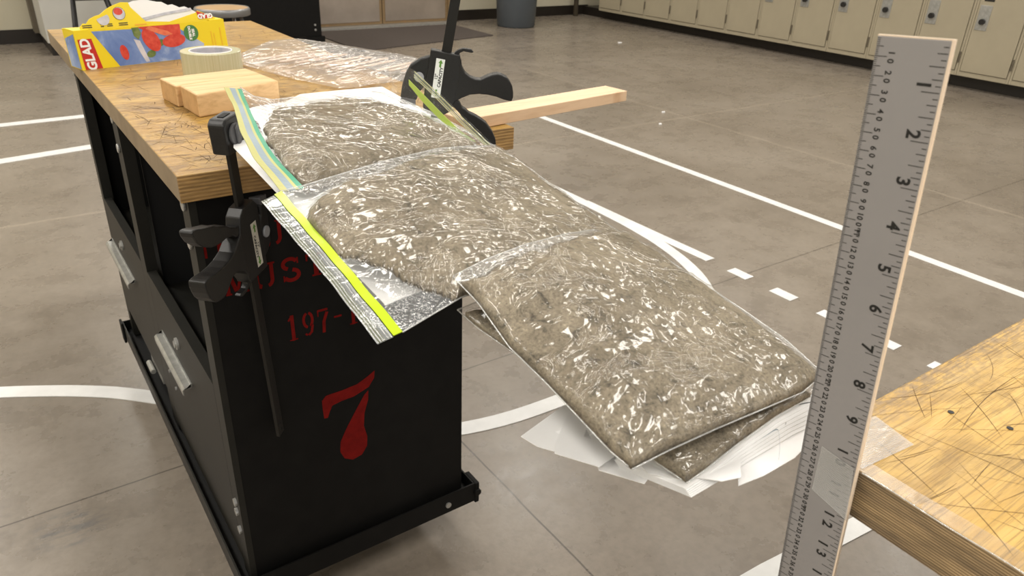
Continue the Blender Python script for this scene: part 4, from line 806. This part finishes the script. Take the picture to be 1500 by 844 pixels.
# ================================================================= CLAMPS
def clamp(label, matrix, sg, squeeze, barlen_up, gap, scl, group='quick clamps on the bench'):
    """local frame: x = handle side, z = along the bar; profile heights are multiplied by sg (+1 body at top)"""
    t = thing('bar_clamp', label, 'clamp', matrix=matrix @ Matrix.Scale(scl, 4))
    V = lambda P: [(r/1000, sg*-d/900) for r, d in P]
    o, a, b, n = (0, 0, 0), (1, 0, 0), (0, 0, 1), (0, 1, 0)
    def ext(P, h0, h1, name, m_, par=t, bev=.0015, raw=False): return MB().prism(P if raw else V(P), (0, h0/1000, 0), a, b, n, (h1-h0)/1000).build(name, m_, par, bevel=bev, off=False)
    # bar
    z1 = sg*barlen_up; z0 = -sg*gap
    bar = MB().box(-.011, .008, -.003, .003, min(z0, z1), max(z0, z1)).build('bar', 'barm', t, bevel=.0006, off=False)
    for k in (.012, .026): MB().cyl((-.0015, -.0034, z1-sg*k), (0, 1, 0), .0028, .0068, 12).build('bar_hole', 'blackin', bar, off=False)
    body = [(-32, 0), (25, 0), (30, 18), (34, 30), (38, 62), (29, 84), (24, 100), (12, 108), (-20, 110), (-30, 100), (-32, 66)]
    bo = ext(body, -12, 12, 'body', 'plast')
    hp = [(28, 6), (32, 18), (40, 27), (50.8, 32.5), (62, 34.5), (72, 33.5), (84, 26), (93, 21), (103, 18), (111, 18.5), (122, 21), (130, 27), (136, 34), (140, 43.5), (142, 52), (141, 60), (134, 60.5), (124, 60), (109, 57.6), (92, 57), (75, 58.5), (57, 63), (43, 71), (30, 80)]
    ha = ext(hp, -13, 13, 'handle', 'plast', bev=.004)
    rot = squeeze
    def rt(r, d): dx, dy = r-28, d-80; c, s = math.cos(rot), math.sin(rot); return (28+dx*c-dy*s, 80+dx*s+dy*c)
    tr = [(24, 72), (40, 80), (46, 88), (52.6, 90), (62, 95), (75, 98), (87, 102), (100, 108), (116, 122), (125, 134), (129, 146), (129, 152), (125, 153.5), (119, 151), (113, 148), (104, 142), (95, 137), (82, 130), (71, 121), (56, 112), (45, 101), (32, 92), (20, 88)]
    tr = [rt(*q) for q in tr]
    tg = ext(tr, -10, 10, 'trigger', 'plast', bev=.003)
    # hollow channel with ribs on the inner side of the handle
    for k in range(5):
        r = 60+k*15; MB().box(r/1000-.001, r/1000+.001, -.014, -.012, sg*-.056, sg*-.050).build('rib', 'dark', ha, off=False) if k else None
    ext([(14, -3), (20, -8), (28, -12), (44, -13), (50, -9), (46, -7), (30, -7), (24, -3), (22, 2), (14, 2)], -5, 5, 'release_lever', 'plast', bev=.001)
    jaw = [(-30, 10), (-48, 18), (-65, 32), (-72, 46), (-76, 70), (-76, 92), (-44, 92), (-42, 78), (-34, 66), (-27, 62)]
    ja = ext(jaw, -9, 9, 'movable_jaw', 'plast', bev=.003)
    ext([(-74, 90), (-46, 90), (-44, 102), (-76, 102)], -10, 10, 'pad', 'rub', ja, bev=.002)
    for s_ in (-1, 1): MB().cyl((-.046, s_*.009, sg*-.0555), (0, s_, 0), .0095, .004, 24).build('pad_pin', 'ltgrey', ja, bevel=.001, off=False)
    # fixed jaw at the other end of the bar
    zc = gap*900
    fj = [(24, zc-32), (26, zc+8), (18, zc+14), (-20, zc+14), (-46, zc+4), (-72, zc-14), (-80, zc-30), (-78, zc-38), (-46, zc-38), (-38, zc-30), (-16, zc-34)]
    fx = ext([(r, d) for r, d in fj], -13, 13, 'fixed_jaw', 'plast', bev=.003)
    ext([(-77, zc-45), (-47, zc-45), (-46, zc-38), (-78, zc-38)], -11, 11, 'pad', 'rub', fx, bev=.002)
    for s_ in (-1, 1):
        c_ = MB().cyl((.002, s_*.013, -sg*(zc-8)/900), (0, s_, 0), .0155, .004, 28).build('swivel_knob', 'rub', fx, bevel=.001, off=False)
        MB().prism([(-.004, -.014), (.004, -.014), (.005, .010), (-.002, .014), (-.010, .006)], (.002, s_*.017, -sg*(zc-8)/900), (1, 0, 0), (0, 0, 1), (0, s_, 0), .004).build('tab', 'rub', c_, bevel=.0015, off=False)
    MB().box(-.010, .010, -.0045, .0045, min(-sg*(zc+14.2)/900, -sg*(zc+15)/900), max(-sg*(zc+14.2)/900, -sg*(zc+15)/900)).build('bar_slot', 'blackin', fx, off=False)
    # capacity label on both broad sides
    for s_ in (-1, 1):
        y = s_*.0122; L0 = (-9, 14); lb = [(-19, 12), (-2, 12), (0, 80), (-17, 80)]
        l_ = MB().prism(V(lb), (0, y, 0), a, b, (0, s_, 0), .0003).build('label', 'lab2' if sg > 0 else 'label', bo, off=False)
        yy = y + s_*.0005; bd = Vector((0, 0, sg)); gd = Vector((-1, 0, 0))          # baseline, glyph-up
        if (bd.cross(gd)).y*s_ < 0: bd = -bd
        if sg > 0 and s_ > 0: pass
        mb = MB(); add_text(mb, 'CAPACITY', .0082, (-.0058, yy, sg*-.048), bd, gd, 0, .0003).add(*([], [])); add_text(mb, '12"', .0082, (-.0135, yy, sg*-.048), bd, gd, 0, .0002)
        mb.build('lettering', 'ktxt', l_, off=False)
        for zz, up in ((-.023, 1), (-.078, -1)):
            q = [(0, .008), (.0045, .0015), (.0018, .0015), (.0018, -.006), (-.0018, -.006), (-.0018, .0015), (-.0045, .0015)]
            MB().prism([(x_, z_*up*sg) for x_, z_ in q], (-.0095, y+s_*.0002, sg*zz), a, b, (0, s_, 0), .0003).build('arrow', 'gtxt', l_, off=False)
    return t
def frame(O, yaw, tilt, sc_=1.0):
    h = Vector((math.cos(yaw), math.sin(yaw), 0)); up = Vector((0, 0, 1)); H = math.cos(tilt)*h - math.sin(tilt)*up; U = math.sin(tilt)*h + math.cos(tilt)*up; Yv = U.cross(H)
    m = Matrix.Identity(4)
    for i in range(3): m[i][0], m[i][1], m[i][2], m[i][3] = H[i], Yv[i], U[i], O[i]
    return m
clamp('black bar clamp above the bench top beside the wooden strip, bar rising out of view', frame((.3846, -.0174, .1295), -.5201, .1762), 1, 0.0, .26, .225, .741)
clamp('black bar clamp on the front bench corner, handle below, bar hanging down', frame((.0712, -.0172, -.1473), 3.9317, .0674), -1, -.22, .333, .243, .868)
# ================================================================= THINGS ON BENCH 1
# yellow bag box
BO = Vector((.000, .752, 0)); BA = Vector((.302, .075, 0)).normalized(); BB = Vector((-BA.y, BA.x, 0)); BL_, BH, BD = .318, .074, .055
LEAN = Vector((.012, .045, .0)) 
box = thing('bag_box', 'torn yellow and blue cardboard box of zip bags with red lettering on the bench', 'box', tuple(BO + BA*BL_/2 + BB*BD/2))
ld = (Vector((0, 0, 1)) + BB*.10).normalized()
def bp(a, h, d=0): return BO + BA*a + ld*h + BB*d
mb = MB()
t_ = .0015
mb.prism([(0, 0), (BL_, 0), (BL_, BH), (0, BH)], BO, BA, ld, BB, t_).prism([(0, 0), (BL_, 0), (BL_, BH*.98), (0, BH*.98)], BO + BB*(BD-t_), BA, ld, BB, t_)
mb.prism([(t_, 0), (BD-t_, 0), (BD-t_, BH), (t_, BH)], BO, BB, ld, BA, t_).prism([(t_, 0), (BD-t_, 0), (BD-t_, BH), (t_, BH)], BO + BA*(BL_-t_), BB, ld, BA, t_)
mb.prism([(0, t_), (BL_, t_), (BL_, BD-t_), (0, BD-t_)], BO, BA, BB, ld, t_)
mb.build('carton', 'boxy', box)
FN = -BB.cross(Vector((0, 0, 0))) if False else (BA.cross(ld)).normalized()      # outwards from the front face
if FN.dot(BB) > 0: FN = -FN
def fprint(P, name, m_, k=1, par=box, o=None, A_=None, U_=None, N_=None):
    return MB().prism(P, (o or BO) + (N_ or FN)*(.0002*k), A_ or BA, U_ or ld, N_ or FN, .0002).build(name, m_, par)
fprint([(.073, .0005), (.255, .0005), (.262, .028), (.205, .068), (.033, .071)], 'sky_print', 'boxb', 1)
def ell(cx, cy, rx, ry, ang=0, n=18): return [(cx+rx*math.cos(t)*math.cos(ang)-ry*math.sin(t)*math.sin(ang), cy+rx*math.cos(t)*math.sin(ang)+ry*math.sin(t)*math.cos(ang)) for t in np.linspace(0, 2*math.pi, n, endpoint=False)]
fprint(ell(.088, .026, .008, .015, .15), 'tomato_print', 'tom', 2)
fprint(ell(.148, .045, .016, .025, .5), 'tomato_print', 'tom', 3)
fprint(ell(.196, .040, .026, .013, .12), 'tomato_print', 'tom', 3)
fprint([(.125, .0725), (.215, .072), (.214, .052), (.198, .050), (.180, .055), (.160, .062), (.135, .066)], 'pepper_print', 'tom', 2)
fprint([(.150, .0725), (.186, .060), (.196, .053), (.180, .051), (.166, .056), (.140, .068)], 'pepper_print', 'pep', 4)
fprint([(.112, .072), (.126, .072), (.130, .060), (.122, .048), (.114, .056)], 'leaf_print', 'leaf', 2)
fprint(ell(.142, .018, .010, .007, .3), 'leaf_print', 'leaf', 2); fprint(ell(.165, .038, .010, .007, .3), 'leaf_print', 'leaf', 2)
fprint([(.112, .050), (.124, .046), (.132, .018), (.136, .003), (.128, .003), (.120, .022)], 'stem_print', 'pale', 2)
fprint([(.006, .0005), (.039, .0005), (.030, .058), (.004, .058)], 'brand_panel', 'boxr', 2)
mb = MB(); TB = (ld*1.0 - BA*.10).normalized(); TU = -BA
add_text(mb, 'GLAD', .0235, bp(.0185, .029) + FN*.0011, TB*.98, TU*1.05, 0, .0009); mb.build('lettering', 'boxw', box)
fprint(ell(.237, .052, .0165, .0165), 'green_badge', 'gbadge', 4)
fprint(ell(.237, .052, .0165, .0165), 'badge_ring', 'boxw', 3) if False else None
mb = MB(); add_text(mb, 'DOUBLE', .0072, bp(.2335, .052) + FN*.0015, -ld, BA, 0, .0004); add_text(mb, 'SEAL', .0075, bp(.2415, .052) + FN*.0015, -ld, BA, 0, .0004); mb.build('lettering', 'boxw', box)
for a_, h0, h1 in ((.283, .012, .050), (.289, .018, .046), (.305, .008, .058)):
    mb = MB(); hh = h0
    while hh < h1: mb.prism([(a_-.0012, hh), (a_+.0012, hh), (a_+.0012, hh+.0022), (a_-.0012, hh+.0022)], BO + FN*.0003, BA, ld, FN, .0002); hh += .0034
    o_ = mb.build('fine_print', 'boxy2', box)
# end face print
EN = -BA
MB().prism([(.004, .002), (BD-.004, .002), (BD-.004, .055), (.004, .068)], BO + EN*.0002, BB, ld, EN, .0002).build('sky_print', 'boxb', box)
# torn lid standing up behind the front face
tl = [(.018, .060), (.018, .080), (.026, .087), (.032, .086), (.040, .094), (.052, .099), (.062, .101), (.076, .110), (.092, .117), (.110, .122), (.124, .121), (.126, .112), (.150, .082), (.20, .0780), (.262, .092), (.268, .096), (.30, .082), (.305, .078), (.305, .066), (.2, .066), (.1, .066)]
lid = MB().prism(tl, BO + BB*.0015, BA, (ld + BB*.12).normalized(), BB, .0012).build('torn_lid', 'boxy', box)
LU = (ld + BB*.12).normalized(); LN = BA.cross(LU).normalized(); LN = -LN if LN.dot(BB) > 0 else LN
LO = BO + BB*.0013
def lprint(P, name, m_, k=1): return MB().prism(P, LO + LN*(.0002*k), BA, LU, LN, .0002).build(name, m_, lid)
lprint(ell(.100, .101, .0125, .0125), 'picture_ring', 'ktxt', 1); lprint(ell(.100, .101, .0118, .0118), 'picture_disc', 'pale', 2); lprint(ell(.099, .105, .009, .007), 'tomato_print', 'tom', 3)
def cut_ell(cx, cy, r, top): return [(x, min(y, top - 0*x)) for x, y in ell(cx, cy, r, r)]
lprint([(x, min(y, .0985-(.070-x)*.35)) for x, y in ell(.066, .093, .0125, .0125)], 'picture_disc', 'pale', 2)
for cx_, w_ in ((.032, .018), (.061, .006), (.076, .011), (.103, .018)):
    for dz_ in (0, -.0035): lprint([(cx_-w_/2, .0815+dz_), (cx_+w_/2, .0815+dz_), (cx_+w_/2, .0832+dz_), (cx_-w_/2, .0832+dz_)], 'fine_print', 'ktxt', 1)
lprint([(.126, .0755), (.150, .0755), (.150, .0785), (.126, .0785)], 'fine_print', 'boxy2', 1)
lprint([(.266, .079), (.300, .079), (.297, .0835), (.270, .0935), (.264, .0955)], 'brand_panel', 'boxr', 1)
mb = MB(); add_text(mb, 'GLAD', .0130, LO + BA*.282 + LU*.0845 + LN*.0008, -BA, -LU, 0, .0007); 
mb.v = [v for v in mb.v]; mb.build('lettering', 'boxw', lid)
# white and lilac liner inside
ln = [(.128, .118), (.140, .122), (.165, .124), (.190, .118), (.20, .117), (.212, .110), (.222, .111), (.236, .104), (.248, .105), (.262, .098), (.28, .085), (.28, .050), (.13, .050)]
MB().prism(ln, BO + BB*.012, BA, (ld + BB*.15).normalized(), BB, .0012).build('inner_flap', 'boxw', box)
MB().prism([(.128, .085), (.20, .096), (.26, .102), (.262, .097), (.20, .091), (.135, .080)], BO + BB*.0112, BA, (ld + BB*.15).normalized(), -BB, .0003).build('lilac_band', 'pale', box)
MB().prism([(.012, .001), (.10, .001), (.10, .030), (.012, .030)], BO + BB*.01, BA, BB, ld, .002).build('carton_flap', 'boxy', box) if False else None
MB().prism([(0, 0), (.030, 0), (.034, .040), (.0, .046)], bp(0, BH), BA, BB, ld, .001).build('end_flap', 'boxy', box)
MB().prism([(.285, 0), (.318, 0), (.318, .046), (.29, .040)], bp(0, BH), BA, BB, ld, .001).build('end_flap', 'boxy', box)
# tape roll
rc = Vector((.213, .606, 0)); R0, R1, RHt = .0385, .0565, .048
roll = thing('tape_roll', 'roll of clear filament tape standing flat on the bench before the yellow box', 'tape roll', tuple(rc))
def annulus(name, m_, r0, r1, z0, z1, par, n=56, bev=.0008):
    vs = []; 
    for r, z in ((r0, z0), (r1, z0), (r1, z1), (r0, z1)): vs += [(rc.x+r*math.cos(2*math.pi*i/n), rc.y+r*math.sin(2*math.pi*i/n), z) for i in range(n)]
    fs = [(j*n+i, j*n+(i+1) % n, ((j+1) % 4)*n+(i+1) % n, ((j+1) % 4)*n+i) for j in range(4) for i in range(n)]
    return MB().add(vs, fs).build(name, m_, par, bevel=bev)
annulus('tape_winding', 'troll', .0405, R1, .0, RHt, roll); annulus('core', 'boxw', R0, .0404, .0, RHt+.001, roll); 
inn = annulus('core_lining', 'pale', .0378, .0384, .001, RHt-.001, roll)
mb = MB(); mb.prism(ell(0, 0, .004, .004), rc + Vector((-.010, .0376, .036)), (1, 0, 0), (0, 0, 1), (0, -1, 0), .0003).build('core_emblem', 'leaf', roll)
# pine blocks
def block(name, label, quad, h, m_, dz=0):
    t = thing(name, label, 'wood block', (quad[0][0], quad[0][1], 0), 'pine blocks on the bench')
    mb = MB(); mb.add([(x, y, 0) for x, y in quad] + [(x, y, h) for x, y in quad], [(0, 3, 2, 1), (4, 5, 6, 7)], 0)
    mb.add([(x, y, 0) for x, y in quad] + [(x, y, h) for x, y in quad], [(0, 1, 5, 4), (2, 3, 7, 6)], 0).add([(x, y, 0) for x, y in quad] + [(x, y, h) for x, y in quad], [(3, 0, 4, 7), (1, 2, 6, 5)], 1)
    # merge doubles
    me = {}; 
    vs = []; mp = []
    for v in mb.v:
        k = tuple(round(c, 5) for c in v)
        if k not in me: me[k] = len(vs); vs.append(v)
        mp.append(me[k])
    mb.v = vs; mb.f = [tuple(mp[i] for i in f) for f in mb.f]
    mb.build('board', [m_, 'pineend'], t, bevel=.003, seg=3)
    return t
block('wood_block', 'pine block nearer the front, butted against another block beside the tape roll', [(.1010, .2800), (.2500, .3280), (.2420, .4020), (.0950, .3590)], .037, 'pine')
block('wood_block', 'pine block farther back, just in front of the tape roll', [(.0885, .3640), (.2440, .4060), (.2360, .4640), (.0800, .4380)], .036, 'pine')
st = thing('wood_strip', 'long pale wooden strip lying on the bench and sticking out over the floor', 'wood strip', (.65, .06, 0))
SA = Vector((.322, .037, 0)).normalized()
MB().prism([(0, 0), (.055, 0), (.055, .019), (0, .019)], (.430, .0122, .0005), (-SA.y, SA.x, 0), (0, 0, 1), SA, .390).build('board', 'strip', st, bevel=.001)
# plastic pouch full of craft sticks
PQ = [(0.2883, 0.6752), (0.3183, 0.7882), (0.437, 0.9375), (0.5119, 0.9426), (0.659, 0.5951), (0.6536, 0.4794), (0.4936, 0.372), (0.4598, 0.3807), (0.378, 0.3647), (0.3336, 0.4896)]
po = thing('stick_pouch', 'flat clear plastic pouch with wooden craft sticks lying on the bench behind the papers', 'pouch', (.45, .62, 0))
vs = []; cx_, cy_ = .45, .62; rings = 40; N = 160
per = lerp_poly(np.array([(a, b, 0.) for a, b in PQ + [PQ[0]]]), np.linspace(0, 1, N+1))[:-1]
for r in range(rings+1):
    f_ = r/rings
    for q in per:
        x = cx_+(q[0]-cx_)*f_; y = cy_+(q[1]-cy_)*f_
        z = .004 + .012*math.sqrt(max(0, 1-f_**3)) + .0042*abs(math.sin((-.36*x+.93*y)*95+.6*math.sin(x*20)))*(1-f_**4) + .0012*noise.noise(Vector((x*60, y*60, 2)))*(f_ < .98)
        vs.append((x, y, z if f_ < .99 else .0025+.002*abs(math.sin(x*30))))
fs = [(r*N+i, r*N+(i+1) % N, (r+1)*N+(i+1) % N, (r+1)*N+i) for r in range(rings) for i in range(N)]
MB().add(vs, [f[::-1] for f in fs]).build('film', 'pouch', po, smooth=True)
sd = Vector((.93, .36, 0)).normalized(); sn = Vector((-sd.y, sd.x, 0)); rs = random.Random(3)
s0 = None
for i in range(11):
    c_ = Vector((.340 + .0205*i + rs.uniform(-.006, .006), .705 - .026*i + rs.uniform(-.01, .01), .0052)); ln_ = .150 if i < 7 else .12
    a_ = rs.uniform(-.10, .10); d_ = Vector((sd.x*math.cos(a_)-sd.y*math.sin(a_), sd.x*math.sin(a_)+sd.y*math.cos(a_), 0)); n_ = Vector((-d_.y, d_.x, 0))
    pr = [(-ln_/2, -.006), (ln_/2-.006, -.006), (ln_/2, 0), (ln_/2-.006, .006), (-ln_/2, .006), (-ln_/2-.005, 0)]
    o = MB().prism(pr, tuple(c_ + sd*.07), d_, n_, (0, 0, 1), .002).build('craft_stick', 'stick', bevel=.0006)
    tag(o, 'pale wooden craft stick inside the clear plastic pouch on the bench', 'stick', 'craft sticks in the clear pouch')
